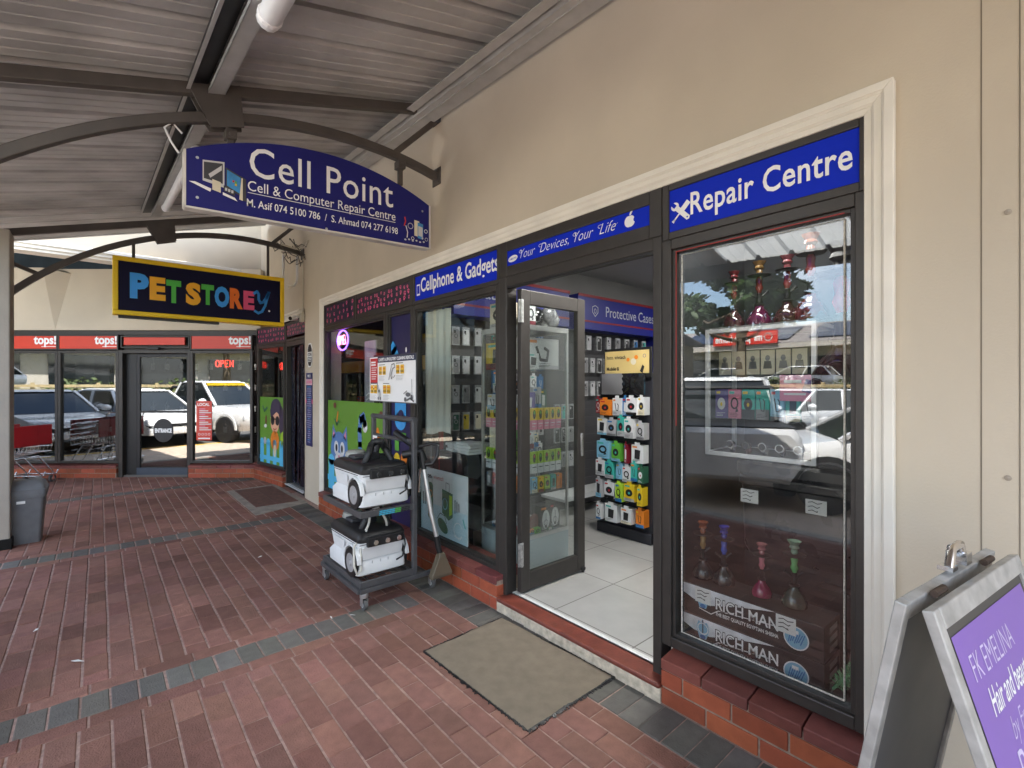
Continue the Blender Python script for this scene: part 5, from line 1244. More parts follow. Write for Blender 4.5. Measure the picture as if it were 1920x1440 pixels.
# literature stand and price star beside the rack
t = thing('leaflet_stand', 'white and black pack stand with striped sheets beside the black rack', 'stand', (1.8, 2.25, .1))
m = MB(); m.box(1.66, 2.02, .1, 2.0, 2.44, .78); m.build('body', BLACK, t)
g = G((1.66, 2.43, .1), (0, -1, 0)); g.rect(CM('white'), .01, .52, .36, .56)
for i in range(9): g.rect(CM('white') if i % 2 else CM('silver'), .03, .30 + i * .022, .34, .315 + i * .022)
for i in range(6): g.line(CM('light blue') if i % 2 else CM('white'), [(.02, .26 - i * .03), (.12 + .03 * i, .24 - i * .03), (.30, .12 - i * .02)], .012)
g.rect(CM('light blue'), .05, .60, .30, .66).rect(CM('white'), .06, .03, .24, .10); g.build('sheets', t)
t = thing('counter', 'dark sales counter at the back of the phone shop', 'counter', (2.9, 2.0, .1)); m = MB(); m.box(2.6, .9, .1, 3.1, 2.7, 1.0); m.build('body', M('dark_counter', (.05, .05, .055), .4), t); m = MB(); m.box(2.57, .88, 1.0, 3.13, 2.72, 1.04); m.build('top', GREY, t)
m = MB(); pts = []
for i in range(24): a = 2 * PI * i / 24; r = .06 if i % 2 else .045; pts.append((1.655, 2.36 + r * math.cos(a), 1.22 + r * math.sin(a)))
m.prism(pts, (-.003, 0, 0)); o = m.build('price_star', M('neon_green_card', (.06, .62, .05), .5)); tag(o, 'neon green star shaped price card beside the black rack', 'price card')
m = MB(); m.box(1.66, 2.30, .95, 1.70, 2.42, 1.32); o = m.build('card_post', SLAT); tag(o, 'dark post carrying the neon green star card', 'post')
pack('lime accessory pack under the neon green star card', 1.655, 2.36, .96, .14, .10, .03, 'x', 'lime', 77, hook=False, name='accessory_pack', cat='pack')

# glass display tower beside the door
tw = thing('display_tower', 'tall glass display tower with aluminium frame beside the door leaf', 'display case', (.54, 2.97, .1))
TX0, TX1, TY0, TY1 = .30, .79, 2.70, 3.24
m = MB()
for x in (TX0, TX1 - .018):
    for y in (TY0, TY1 - .018): m.box(x, y, .36, x + .018, y + .018, 2.0)
for z in (.36, 1.975):
    m.box(TX0 + .018, TY0, z, TX1 - .018, TY0 + .018, z + .025); m.box(TX0 + .018, TY1 - .018, z, TX1 - .018, TY1, z + .025); m.box(TX0, TY0 + .018, z, TX0 + .018, TY1 - .018, z + .025); m.box(TX1 - .018, TY0 + .018, z, TX1, TY1 - .018, z + .025)
m.build('frame', ALU, tw)
m = MB(); m.box(TX0, TY0, .1, TX1, TY1, .36); m.build('base', M('pale_blue_grey_board', (.33, .38, .40), .5, var=.06), tw, bevel=.003)
m = MB(); m.box(TX0, TY0, 2.0, TX1, TY1, 2.015); m.build('top_board', ALU, tw)
for z in (.70, 1.0, 1.335, 1.67):
    m = MB(); m.box(TX0 + .02, TY0 + .02, z, TX1 - .02, TY1 - .02, z + .006); m.build('glass_shelf', CLEAR, tw)
m = MB(); m.box(TX0 + .018, TY0 + .006, .385, TX1 - .018, TY0 + .010, 1.975); m.build('front_glass', CLEAR, tw); m = MB(); m.box(TX0 + .006, TY0 + .018, .385, TX0 + .010, TY1 - .018, 1.975); m.build('side_glass', CLEAR, tw)
q = 200
def tp(lab, x, y, z, w, h, d, face, c_, **kw):
    global q; q += 1
    return pack(lab, x, y, z, w, h, d, face, c_, q, hook=kw.pop('hook', False), **kw)
tp('white gadget carton on top of the display tower, beside the door leaf', .385, 2.72, 2.016, .10, .175, .10, 'y', 'white')
tp('cream and yellow torch carton on top of the display tower, facing the window', .305, 3.02, 2.016, .22, .20, .14, 'x', 'cream')
for i, (x, lab) in enumerate(((.50, 'black film wrapped bundle on top of the display tower'), (.67, 'larger silver black wrapped bundle on top of the display tower'))):
    m = MB(); rr = random.Random(i)
    for j in range(5): m.ellipsoid((x + rr.uniform(-.03, .03), 2.80 + rr.uniform(-.02, .03), 2.075 + .012 * j), .075 + .01 * i, .05, .058 + .012 * i, 10, 7)
    o = m.build('wrapped_bundle', M('silver_film', (.22, .22, .23), .15, metal=0, var=.6, scale=40, coat=.2) if i else M('black_film', (.012, .012, .013), .12, var=.2, coat=.5), smooth=True); tag(o, lab, 'bundle')
tp('large white security camera carton in the display tower', .545, 2.75, 1.678, .36, .245, .20, 'y', 'white'); tp('small blue and white carton in front of the security camera carton', .42, 2.728, 1.678, .12, .12, .018, 'y', 'white')
tp('yellow and white lamp carton facing the window in the display tower', .325, 3.04, 1.678, .34, .22, .10, 'x', 'yellow')
tp('dark green lamp carton above the yellow lamp carton', .335, 3.0, 1.90, .22, .07, .05, 'x', 'dark green')
tp('purple card pack in the display tower, third shelf', .40, 2.76, 1.343, .14, .15, .05, 'y', 'purple'); tp('pale green pack in the display tower, third shelf', .53, 2.80, 1.343, .09, .19, .04, 'y', 'silver'); tp('olive pack in the display tower, third shelf', .62, 2.82, 1.343, .07, .17, .04, 'y', 'dark green')
for i in range(2): tp(f'white action camera carton, {ORD[i]} from the door, third tower shelf', .325, 2.97 + i * .15, 1.343, .14, .13, .08, 'x', 'white', group='white action camera cartons')
tp('white and red button carton above the action camera cartons', .335, 3.08, 1.474, .10, .09, .05, 'x', 'white')
def tags(lab_face, x0, y0, z, n, step, face, body, head, group, cat):
    for i in range(n):
        mb = MB(); mb.m(CM(head))
        if face == 'y': x = x0 + i * step; mb.box(x - step * .44, y0, z, x + step * .44, y0 + .02, z + .075); mb.m(CM(body)).box(x - step * .44, y0 + .002, z + .0755, x + step * .44, y0 + .02, z + .17); g = G((x - step * .44, y0, z), (1, 0, 0))
        else: y = y0 + i * step; mb.box(x0, y - step * .44, z, x0 + .02, y + step * .44, z + .075); mb.m(CM(body)).box(x0 + .002, y - step * .44, z + .0755, x0 + .02, y + step * .44, z + .17); g = G((x0, y + step * .44, z))
        g.mb = mb; w = step * .88; g.ell(BLACKINK if body != 'black' else CM('yellow'), w / 2, .12, w * .27, .036).up().ell(CM('red' if body == 'lime' and i % 2 else 'green'), w / 2, .135, w * .12, .014).rect(BLACKINK if head == 'white' else CM('white'), w * .15, .045, w * .85, .052).rect(LGREY, w * .15, .025, w * .7, .030)
        o = mb.build('hanging_pack'); tag(o, lab_face.format(ORD[i]), cat, group)
tags('red capped bottle pack, {} along the front edge of the second tower shelf', .355, 2.722, 1.20, 6, .068, 'y', 'yellow', 'pink', 'pink and red bottle packs on the tower', 'pack')
tags('red capped bottle pack facing the window, {} from the door', .322, 2.83, 1.20, 5, .085, 'x', 'yellow', 'pink', 'pink and red bottle packs on the tower', 'pack')
tags('lime green key ring pack, {} along the front edge of the tower', .355, 2.722, .86, 6, .068, 'y', 'lime', 'white', 'lime green packs on the tower', 'pack')
tags('lime green key ring pack facing the window, {} from the door', .322, 2.83, .86, 5, .085, 'x', 'lime', 'white', 'lime green packs on the tower', 'pack')
cols = ('light blue', 'light blue', 'yellow', 'lime', 'teal', 'orange')
for i, c_ in enumerate(cols): tp(f'{c_} vape box, {ORD[i]} along the front of the lowest tower shelf', .36 + i * .07, 2.725, .707, .06, .12, .04, 'y', c_, group='coloured vape boxes in the tower')
for i, c_ in enumerate(('orange', 'blue', 'purple', 'red', 'grey')): tp(f'{c_} vape box facing the window, {ORD[i]} from the door', .325, 2.85 + i * .08, .707, .065, .12, .04, 'x', c_, group='coloured vape boxes in the tower')
for i in range(2):
    o = tp(f'black hookah carton with white oval emblem, {("nearer the hinge side", "nearer the shop inside")[i]} of the tower floor', .56 + i * .125, 2.735 + .02 * i, .386, .115, .20, .10, 'y', 'black', group='black hookah cartons in the tower')
    g = G((.56 + i * .125 - .0575, 2.735 + .02 * i - .003, .386), (1, 0, 0)); g.ell(CM('white'), .0575, .09, .042, .075, 22).up().line(BLACKINK, [(.0575, .14), (.0575, .05)], .006).ring(BLACKINK, .0575, .065, .022, .005, n=14).ell(BLACKINK, .0575, .035, .014, .012); e = g.build('emblem', o)
m = MB(); m.obox((.44, 2.78, .44), (.17, .04, .10), Matrix.Rotation(R(-28), 3, 'Y')); o = m.build('gift_box', CM('brown'), bevel=.003); tag(o, 'dark red brown gift box tilted on the tower floor', 'box')
for i in range(9):
    c_ = ('lime', 'white', 'orange', 'green', 'white', 'dark green', 'red', 'cream', 'white')[i]
    tp(f'{c_} cartridge box, {ORD[i]} in the jumble on the tower floor', (.345, .37, .42, .47, .52, .60, .33, .33, .33)[i], (2.73, 2.77, 2.74, 2.73, 2.75, 2.722, 2.86, 2.98, 3.1)[i], .386, .06, (.03, .05, .035, .04, .03, .025, .04, .05, .035)[i], .05, 'y' if i < 6 else 'x', c_, group='cartridge boxes on the tower floor')
# desk with paper stacks, plastic sheet and poster behind the middle window
t = thing('desk', 'black desk behind the middle shop window', 'desk', (.55, 3.55, .1)); m = MB(); m.box(.22, 3.34, .92, .95, 3.82, .95); m.build('top', BLACK, t); m = MB(); m.box(.24, 3.36, .1, .30, 3.80, .92); m.box(.87, 3.36, .1, .93, 3.80, .92); m.box(.30, 3.78, .3, .87, 3.80, .92); m.build('side_panel', BLACK, t)
rnd = random.Random(8)
for i, (x, y, n) in enumerate(((.30, 3.42, 4), (.46, 3.5, 3), (.33, 3.62, 3))):
    t = thing('paper_stack', ('white paper stack by the window on the black desk', 'white paper stack toward the tower on the black desk', 'white paper stack at the back of the black desk')[i], 'paper', (x, y, .951))
    for j in range(n): m = MB(); a = rnd.uniform(-.2, .2); m.obox((x + rnd.uniform(-.01, .01), y + rnd.uniform(-.01, .01), .965 + j * .026), (.15, .19, .022), Matrix.Rotation(a, 3, 'Z')); m.build('ream', PAPER, t, bevel=.002)
m = MB(); A = []; Bq = []
for i in range(31): y = 3.40 + .42 * i / 30; x = .095 + .012 * math.sin(i * .9) + .006 * math.sin(i * .37); A.append((x, y, 1.13 + .02 * math.sin(i * .2))); Bq.append((x, y, 2.205))
m.strip(A, Bq, (.002, 0, 0)); o = m.build('plastic_sheet', M('white_pvc_sheet', (.62, .62, .56), .35, var=.12, scale=4), smooth=60); tag(o, 'wavy white plastic sheet hanging inside the middle window', 'sheet')
t = thing('speaker_poster', 'pale blue poster of green portable speakers inside the middle window', 'poster', (.06, 3.4, .27))
g = G((.05, 3.815, .275)); W, H = .725, .55
m = MB(); m.box(.051, 3.09, .275, .056, 3.815, .825); m.build('board', PAPER, t)
grd = M('poster_pale_blue', (.50, .66, .74), .35, var=.15, scale=2); g.rect(grd, 0, 0, W, H).up().rect(M('poster_white_blue', (.66, .70, .72), .35, var=.1), 0, H * .45, W, H).up()
PG = M('poster_green', (.04, .16, .09), .35, var=.3, scale=30)
g.text(BLACKINK, 'hoco.', .05, H - .085, .20, .045, bold=.04).text(CM('red'), 'wiwtech', .22, H - .085, .38, .038)
g.rect(PG, .13, .14, .215, .40).ell(PG, .172, .40, .042, .03).ell(PG, .172, .14, .042, .03).up().ring(CM('lime'), .172, .20, .03, .008, n=16).ring(CM('orange'), .172, .33, .03, .008, n=16).line(BLACKINK, [(.145, .42), (.145, .48), (.2, .48), (.2, .42)], .005)
g.poly(PG, [(.36, .20), (.46, .15), (.52, .19), (.52, .38), (.36, .40)]).up().ring(CM('light blue'), .405, .28, .035, .009, .045, 18).poly(CM('lime'), [(.47, .19), (.51, .21), (.51, .36), (.47, .365)]).line(BLACKINK, [(.42, .40), (.42, .46), (.47, .455), (.47, .39)], .005)
g.ell(PG, .37, .09, .085, .05, 20, rot=-.5).up().ring(CM('dark green'), .37, .09, .05, .008, .03, 16).line(BLACKINK, [(.29, .14), (.33, .19), (.40, .18), (.43, .12)], .006)
for i in range(3): g.rect(BLACKINK, .55 + .028 * i, .23 + .01 * i, .562 + .028 * i, .34 - .01 * i)
for i in range(2): g.rect(BLACKINK, .05 + .03 * i, .22, .062 + .03 * i, .33)
g.ring(WHITE, .60, .10, .06, .008, n=18, a0=.4, a1=5.6).line(WHITE, [(.54, .05), (.62, .03), (.66, .06)], .006).line(CM('teal'), [(.67, .20), (.70, .14)], .014)
g.build('print', t)

# ================================================================ near window display
m = MB(); m.box(.085, .50, .10, .95, 1.31, .25); o = m.build('window_deck', M('dark_deck', (.03, .03, .032), .5)); tag(o, 'dark deck board on the floor of the reflecting window', 'deck')
m = MB(); m.box(1.0, .42, .1, 1.03, 1.385, 2.6); m.box(.20, 1.365, .1, 1.0, 1.385, 2.6); o = m.build('display_screen', M('dark_backing', (.035, .04, .045), .7)); tag(o, 'dark backing screen behind the hookah window', 'screen')
SILV = M('silver_print', (.80, .81, .85), .35, metal=.0, var=.3, scale=14)
def richman(z, lab):
    t = thing('hookah_carton', lab, 'carton', (.2, .98, z), group='long black hookah cartons in the window')
    x0, y0, y1, h = .105, .655, 1.285, .150
    m = MB(); m.box(x0, y0, z, x0 + .20, y1, z + h); m.build('box', M('carton_black', (.016, .016, .018), .45, var=.1), t, bevel=.003)
    g = G((x0, y1, z))
    g.poly(SILV, [(.005, .10), (.005, .148), (.44, .148), (.30, .118), (.14, .072), (.06, .080)]).up()
    g.poly(CM('light blue'), [(.075, .10), (.085, .135), (.10, .128), (.105, .148), (.115, .128), (.13, .135), (.14, .10), (.125, .05), (.09, .05)]).up().line(BLACKINK, [(.108, .14), (.108, .08)], .006).ring(WHITE, .108, .10, .026, .005, n=14).ell(CM('blue'), .108, .06, .014, .010).line(WHITE, [(.09, .045), (.15, .035), (.185, .062), (.44, .088)], .004)
    g.text(BLACKINK, 'RICH MAN', .170, .066, .458, .060, bold=.06).up().text(WHITE, 'RICH MAN', .174, .069, .454, .053, bold=.012)
    g.text(WHITE, 'THE BEST QUALITY EGYPTIAN SHISHA', .172, .038, .455, .017, bold=.02)
    g.ell(WHITE, .525, .068, .050, .050, 26).up().ell(CM('light blue'), .525, .068, .045, .045, 26).up()
    for i in range(7): g.line(CM('blue'), [(.495 + .008 * i, .045 + .004 * (i % 3)), (.505 + .009 * i, .09 - .003 * (i % 2))], .004)
    g.rect(WHITE, .51, .085, .535, .10)
    g.build('print', t)
    g = G((x0, y0, z), (1, 0, 0), (0, 0, 1)); 
    for i in range(3): g.rect(LGREY, .06, .025 + .04 * i, .16, .05 + .04 * i)
    g.build('side_print', t)
    return t
richman(.2515, 'black hookah carton with silver banner, lying under its twin'); richman(.4035, 'black hookah carton with silver banner, on top of its twin, hookahs standing on it')
for y, lab in ((1.175, 'small white price note taped to the upper hookah carton below the blue hookah'), (.80, 'small white price note taped to the upper hookah carton above the blue badge')):
    g = G((.1015, y + .04, .478)); g.rect(PAPER, 0, 0, .08, .072, .001); g.k += .0015
    for i in range(3): g.line(BLACKINK, [(.012, .055 - .018 * i), (.03, .060 - .018 * i), (.05, .053 - .018 * i), (.07 - .012 * i, .058 - .018 * i)], .004)
    o = g.mb.build('price_note'); tag(o, lab, 'note', 'handwritten price notes')
def hookah(x, y, z, s, bowl, stem, base, lab, tray=BLACK):
    t = thing('hookah', lab, 'hookah', (x, y, z)); c = (x, y, z)
    S_ = lambda pr: [(r * s, h * s) for r, h in pr]
    m = MB(); m.lathe(S_([(.045, 0), (.06, .01), (.062, .035), (.045, .07), (.024, .095), (.022, .11)]), c, 18); m.build('vase', base, t, smooth=40)
    m = MB(); m.lathe(S_([(.022, .11), (.026, .118), (.014, .125), (.016, .15), (.012, .165), (.015, .175), (.011, .18)]), c, 14); m.build('neck', BLACK, t, smooth=40)
    m = MB(); m.lathe(S_([(.011, .18), (.014, .19), (.020, .205), (.014, .225), (.018, .25), (.012, .265)]), c, 14); m.build('stem', stem, t, smooth=40)
    m = MB(); m.lathe(S_([(.012, .265), (.05, .268), (.056, .275), (.05, .277), (.012, .275)]), c, 20); m.build('tray', tray, t, smooth=40)
    m = MB(); m.lathe(S_([(.012, .275), (.018, .285), (.015, .30), (.026, .31), (.02, .322), (.034, .345), (.030, .346), (.014, .32)]), c, 16); m.build('bowl', bowl, t, smooth=40)
    for a in (2.2, -.5):
        m = MB(); p = Vector(c) + Vector((0, 0, .15 * s)); d = Vector((math.cos(a) * .4, math.sin(a), .55)).normalized(); m.tube([p, p + d * .05 * s], .007 * s, 7); m.tube([p + d * .05 * s, p + d * .056 * s], .010 * s, 7); m.build('hose_port', BLACK, t)
    return t
def GL(n, c): return M(n, c, .12, var=.25, scale=30, coat=.6)
DG = GL('smoky_glass', (.025, .028, .028))
hookah(.215, 1.235, .555, .84, GL('amber_clay', (.30, .09, .04)), GL('gold_glass', (.35, .22, .08)), DG, 'hookah with terracotta bowl and gold stem on the upper carton')
hookah(.215, 1.125, .555, .84, GL('cobalt_glaze', (.02, .03, .28)), GL('cobalt_glass', (.03, .08, .42)), DG, 'hookah with cobalt blue bowl and stem on the upper carton')
hookah(.215, .945, .555, .72, GL('dusty_pink_glaze', (.42, .16, .17)), GL('pink_glass', (.55, .18, .22)), GL('magenta_glass', (.24, .008, .06)), 'hookah with pink bowl and round magenta base on the upper carton')
hookah(.215, .805, .555, .86, GL('sage_glaze', (.20, .33, .23)), GL('green_glass', (.12, .42, .14)), GL('dark_green_glass', (.04, .06, .045)), 'hookah with sage green bowl and green stem on the upper carton')
# black moulded tub carrying the glass cabinet
t = thing('storage_tub', 'black moulded plastic tub with two price notes, under the glass cabinet', 'tub', (.62, .9, .7))
TUB = M('black_tub_plastic', (.016, .017, .02), .28, var=.15)
m = MB(); rr = lambda hw, hd, z: rbox_ring(hw, hd, .06, z, 6, (.63, .90))
loft(m, [rr(.155, .235, .66), rr(.17, .25, .70), rr(.175, .262, 1.02), rr(.185, .275, 1.03), rr(.185, .275, 1.06), rr(.178, .268, 1.07), rr(.19, .285, 1.09), rr(.19, .285, 1.135), rr(.18, .275, 1.15)]); m.build('body', TUB, t, smooth=30)
m = MB(); m.box(.50, .68, .25, .78, 1.14, .66); m.build('plinth', BLACK, t)
for y, lab in ((1.10, 'white price note on the black tub, nearer the door'), (.79, 'white price note on the black tub, nearer the wall')):
    g = G((.449, y + .045, .93)); g.rect(PAPER, 0, 0, .09, .07, .001); g.k += .0015
    for i in range(3): g.line(BLACKINK, [(.012, .055 - .02 * i), (.03, .06 - .02 * i), (.05, .052 - .02 * i), (.07 - .01 * i, .058 - .02 * i)], .0035)
    o = g.mb.build('price_note'); tag(o, lab, 'note', 'handwritten price notes')
cab = thing('display_cabinet', 'glass countertop cabinet with white frame behind the reflecting window', 'display case', (.62, 1.06, 1.16))
CX0, CX1, CY0, CY1, CZ0, CZ1 = .45, .80, .79, 1.345, 1.16, 1.86
m = MB(); w = .022
for x in (CX0, CX1 - w):
    for y in (CY0, CY1 - w): m.box(x, y, CZ0, x + w, y + w, CZ1)
for z in (CZ0, CZ1 - w):
    m.box(CX0, CY0 + w, z, CX0 + w, CY1 - w, z + w); m.box(CX1 - w, CY0 + w, z, CX1, CY1 - w, z + w); m.box(CX0 + w, CY0, z, CX1 - w, CY0 + w, z + w); m.box(CX0 + w, CY1 - w, z, CX1 - w, CY1, z + w)
m.build('frame', WHITEP, cab, bevel=.002)
m = MB(); m.box(CX0 + .02, CY0 + .02, CZ0 + .005, CX1 - .02, CY1 - .02, CZ0 + .02); m.build('floor_board', BLACK, cab); m = MB(); m.box(CX0, CY0, CZ1, CX1, CY1, CZ1 + .008); m.build('top', GREY, cab)
for z in (1.36, 1.60): m = MB(); m.box(CX0 + .02, CY0 + .02, z, CX1 - .02, CY1 - .02, z + .006); m.build('glass_shelf', CLEAR, cab)
m = MB(); m.box(CX0 + .008, CY0 + w, CZ0 + w, CX0 + .012, CY1 - w, CZ1 - w); m.build('front_glass', CLEAR, cab)
for i in range(6):
    y = 1.265 - i * .076; mb = MB(); mb.m(CM('cream')).box(.52, y - .034, 1.607, .523, y + .034, 1.735); g = G((.52, y + .034, 1.607)); g.mb = mb; g.ell(CM('grey'), .034, .085, .012, .016).poly(CM('black' if i % 2 else 'grey'), [(.012, .03), (.056, .03), (.05, .07), (.018, .07)])
    tag(mb.build('photo_card'), f'cream photo card with a dark figure, {ORD[i]} from the door on the top cabinet shelf', 'card', 'photo cards in the glass cabinet')
m = MB(); m.m(CM('pink')).box(.47, .80, 1.47, .474, .96, 1.60); g = G((.47, .96, 1.47)); g.mb = m; g.rect(CM('white'), .02, .09, .10, .105).rect(CM('white'), .02, .03, .12, .04).poly(CM('purple'), [(.10, .05), (.14, .04), (.15, .10), (.12, .11)]); tag(m.build('promo_card'), 'bright pink promotion card with phone picture in the glass cabinet', 'card')
for i, c_ in enumerate(('purple', 'pink', 'teal', 'teal', 'light blue', 'teal', 'silver')): pack(f'{c_} vape carton, {ORD[i]} from the door on the lower cabinet shelf', .49, 1.27 - i * .073, 1.367, .068, .16, .05, 'x', c_, 300 + i, 'vape cartons in the glass cabinet', hook=False)
for i in range(5):
    y = 1.22 - i * .085; t = thing('wrist_watch', f'{("silver", "brown strapped", "silver", "black", "silver")[i]} wrist watch, {ORD[i]} from the door on the cabinet floor', 'watch', (.52, y, 1.18), group='wrist watches in the glass cabinet')
    st_ = (CHROME, CM('brown'), CHROME, BLACK, CHROME)[i]; m = MB(); m.tube([(.52 + .022 * math.cos(a), y, 1.205 + .026 * math.sin(a)) for a in [2 * PI * j / 12 for j in range(13)]], .008, 6); m.build('strap', st_, t, smooth=60)
    m = MB(); m.lathe([(0, -.008), (.022, -.008), (.022, .006), (0, .006)], (.488, y, 1.225), 16, 'x'); m.build('case', CHROME, t); m = MB(); m.lathe([(0, -.0095), (.017, -.0095)], (.4875, y, 1.225), 16, 'x'); m.build('dial', WHITEP if i % 2 else BLACK, t)
for (x, y, s, b_c, s_c, v_c, lab) in ((.60, 1.25, .95, (.18, .02, .025), (.15, .025, .025), (.05, .012, .016), 'small red hookah on the glass cabinet, beside the door'), (.62, 1.12, 1.05, (.22, .12, .03), (.13, .008, .01), (.10, .012, .05), 'hookah with amber bowl and red beaded stem on the glass cabinet'), (.60, .97, 1.05, (.22, .05, .06), (.2, .035, .04), (.05, .02, .02), 'pink hookah with wide dark tray on the glass cabinet'), (.60, .86, 1.3, (.26, .07, .03), (.18, .035, .04), (.10, .02, .025), 'orange and pink hookah on the glass cabinet')):
    hookah(x, y, 1.87, s, GL('glaze_%d' % int(y * 100), b_c), GL('glass_%d' % int(y * 100), s_c), GL('vase_%d' % int(y * 100), v_c), lab)
hk = hookah(.50, .70, 1.53, 2.0, BLACK, GL('ruby_glass', (.42, .05, .08)), GL('ruby_vase', (.03, .012, .015)), 'tallest ruby hookah with wide black bowl, reaching the window head')
m = MB(); m.box(.42, .60, 1.16, .58, .775, 1.525); m.box(.42, .60, .26, .58, .775, .60); o = m.build('stand_block', BLACK); tag(o, 'black pedestal under the tallest ruby hookah', 'pedestal')
t = thing('striped_tube', 'grey tube with a blue and white striped sleeve leaning by the window edge', 'tube', (.2, .58, .25)); m = MB(); m.tube([(.25, .595, .30), (.20, .545, .62)], .022, 12); m.build('tube', ALU, t, smooth=50)
m = MB(); m.tube([(.20, .545, .62), (.188, .532, .74)], .026, 12); m.build('white_sleeve', WHITEP, t, smooth=50)
for f in (.2, .7): p = Vector((.20, .545, .62)).lerp(Vector((.188, .532, .74)), f); m = MB(); m.tube([p, p + Vector((-.001, -.001, .014))], .0275, 12); m.build('blue_band', CM('light blue'), t)
t = thing('bristle_brush', 'green bristled brush in the bottom corner of the reflecting window', 'brush', (.13, .57, .26)); m = MB(); rnd = random.Random(3); a, b = Vector((.14, .635, .30)), Vector((.12, .545, .44)); m.tube([a, b], .006, 6); d = (b - a).normalized()
for i in range(150):
    f = rnd.random(); p = a.lerp(b, .15 + .85 * f); u_ = d.cross(Vector((rnd.uniform(-1, 1), rnd.uniform(-1, 1), rnd.uniform(-1, 1)))).normalized(); m.bar(p, p + u_ * (.035 - .01 * f) + d * .008, .0022, .0022)
m.build('bristles', M('mint_green_bristle', (.16, .40, .20), .6), t)

# ================================================================ pet store window and interior
PGR = M('poster_grass_green', (.13, .30, .035), .4, var=.06, scale=2); CATB = M('cat_blue', (.10, .22, .48), .4, var=.08); FENCEB = M('fence_light_blue', (.10, .50, .80), .4, var=.03)
t = thing('window_poster', 'green cartoon poster of a blue cat behind a fence on the pet store window', 'poster', (.02, 5.2, .27))
g = G((.0285, 6.06, .275)); W, H = 1.60, 1.09
g.rect(PGR, 0, 0, W, H).up()
# tail, head, ears
g.line(CATB, [(.98, .45), (.97, .62), (.96, .78), (.99, .90), (1.06, .93), (1.10, .85)], .10).ell(CM('white'), 1.105, .83, .06, .07)
g.poly(CATB, [(.13, .58), (.17, .80), (.30, .66)]).poly(CATB, [(.62, .58), (.60, .80), (.44, .66)]).up().poly(CM('pink'), [(.17, .62), (.185, .74), (.25, .66)]).poly(CM('pink'), [(.58, .62), (.575, .74), (.50, .66)]).ell(CATB, .37, .50, .27, .22).up().ell(CM('white'), .28, .52, .07, .085).ell(CM('white'), .47, .52, .07, .085).ell(CM('white'), .37, .38, .13, .09).up().ell(BLACKINK, .29, .52, .032, .045).ell(BLACKINK, .46, .52, .032, .045).ell(CM('pink'), .37, .42, .03, .02)
for i in range(5): g.rect(FENCEB, .03 + i * .33, 0, .22 + i * .33, .36).ell(FENCEB, .125 + i * .33, .36, .095, .07)
g.up().rect(FENCEB, 0, .10, W, .17)
g.line(CM('dark green'), [(.24, .86), (.30, .80), (.36, .84)], .03).ell(CM('brown'), .24, 1.03, .05, .035).line(CM('orange'), [(.30, .84), (.34, .95)], .03).ell(CM('orange'), 1.42, .72, .05, .12).ell(CM('lime'), 1.40, .42, .12, .08).ell(CM('white'), 1.25, .36, .05, .04).ell(CM('brown'), 1.5, .98, .04, .03)
g.build('print', t)
t = thing('window_poster', 'green cartoon poster of a girl in dark glasses on the angled pet store window', 'poster', F2.p(.5, 0, .3))
g = F2.G(.985, -.022, .285); W, H = .91, 1.07
SKIN = M('cartoon_skin', (.72, .38, .24), .5); HAIR = M('cartoon_hair', (.05, .035, .07), .5)
g.rect(PGR, 0, 0, W, H).up()
g.ell(HAIR, .60, .88, .20, .17).ell(HAIR, .78, .72, .09, .22).up().ell(SKIN, .56, .70, .16, .20).up().poly(HAIR, [(.38, .85), (.50, 1.02), (.72, .98), (.76, .78), (.62, .84), (.50, .78), (.42, .74)]).ell(BLACKINK, .48, .70, .07, .075).ell(BLACKINK, .65, .70, .07, .075).rect(BLACKINK, .48, .715, .65, .735).line(CM('red'), [(.51, .57), (.56, .555), (.62, .575)], .014)
g.ell(CM('orange'), .56, .38, .15, .16).rect(SKIN, .53, .46, .60, .55).ell(CM('lime'), .84, .42, .08, .12)
for i in range(4): g.rect(FENCEB, .02 + i * .235, 0, .15 + i * .235, .34).ell(FENCEB, .085 + i * .235, .34, .065, .06)
g.up().rect(FENCEB, 0, .05, W, .12).ell(CM('cream'), .56, .22, .05, .10).ell(CM('silver'), .20, .36, .05, .06).ell(CM('white'), .22, .60, .05, .03).ell(CM('brown'), .24, .70, .03, .08).line(CM('dark green'), [(.12, .92), (.18, .84), (.28, .9)], .04)
g.build('print', t)
# letters printed down the navy strip
t = thing('strip_lettering', 'vertical light blue and green cartoon lettering on the navy strip panel', 'lettering', (0, 4.13, 1))
LBL = M('letter_light_blue', (.05, .38, .85), .4)
g = G((.026, 4.34, .22)); g.line(LBL, [(.02, 1.70), (.06, 1.66), (.12, 1.58), (.24, 1.52), (.34, 1.54)], .11).ell(WHITE, .30, 1.66, .016, .025)
g.up().rect(LBL, .08, .98, .30, 1.16).ell(LBL, .19, .99, .11, .09).up().ell(NAVY, .20, 1.05, .055, .045)
g.rect(GRN, .08, .70, .16, .88).rect(GRN, .08, .80, .30, .88).ell(CM('yellow'), .12, .62, .06).ell(CM('orange'), .26, .64, .06); g.build('letters', t)
def neon(name, lab, pts_list, col, r, em):
    t = thing(name, lab, 'neon sign', pts_list[0][0]); m = MB()
    for p in pts_list: m.tube(p, r, 6)
    m.build('tube', M('neon_' + col[0], col[1], .3, var=0, emit=em), t, smooth=60); return t
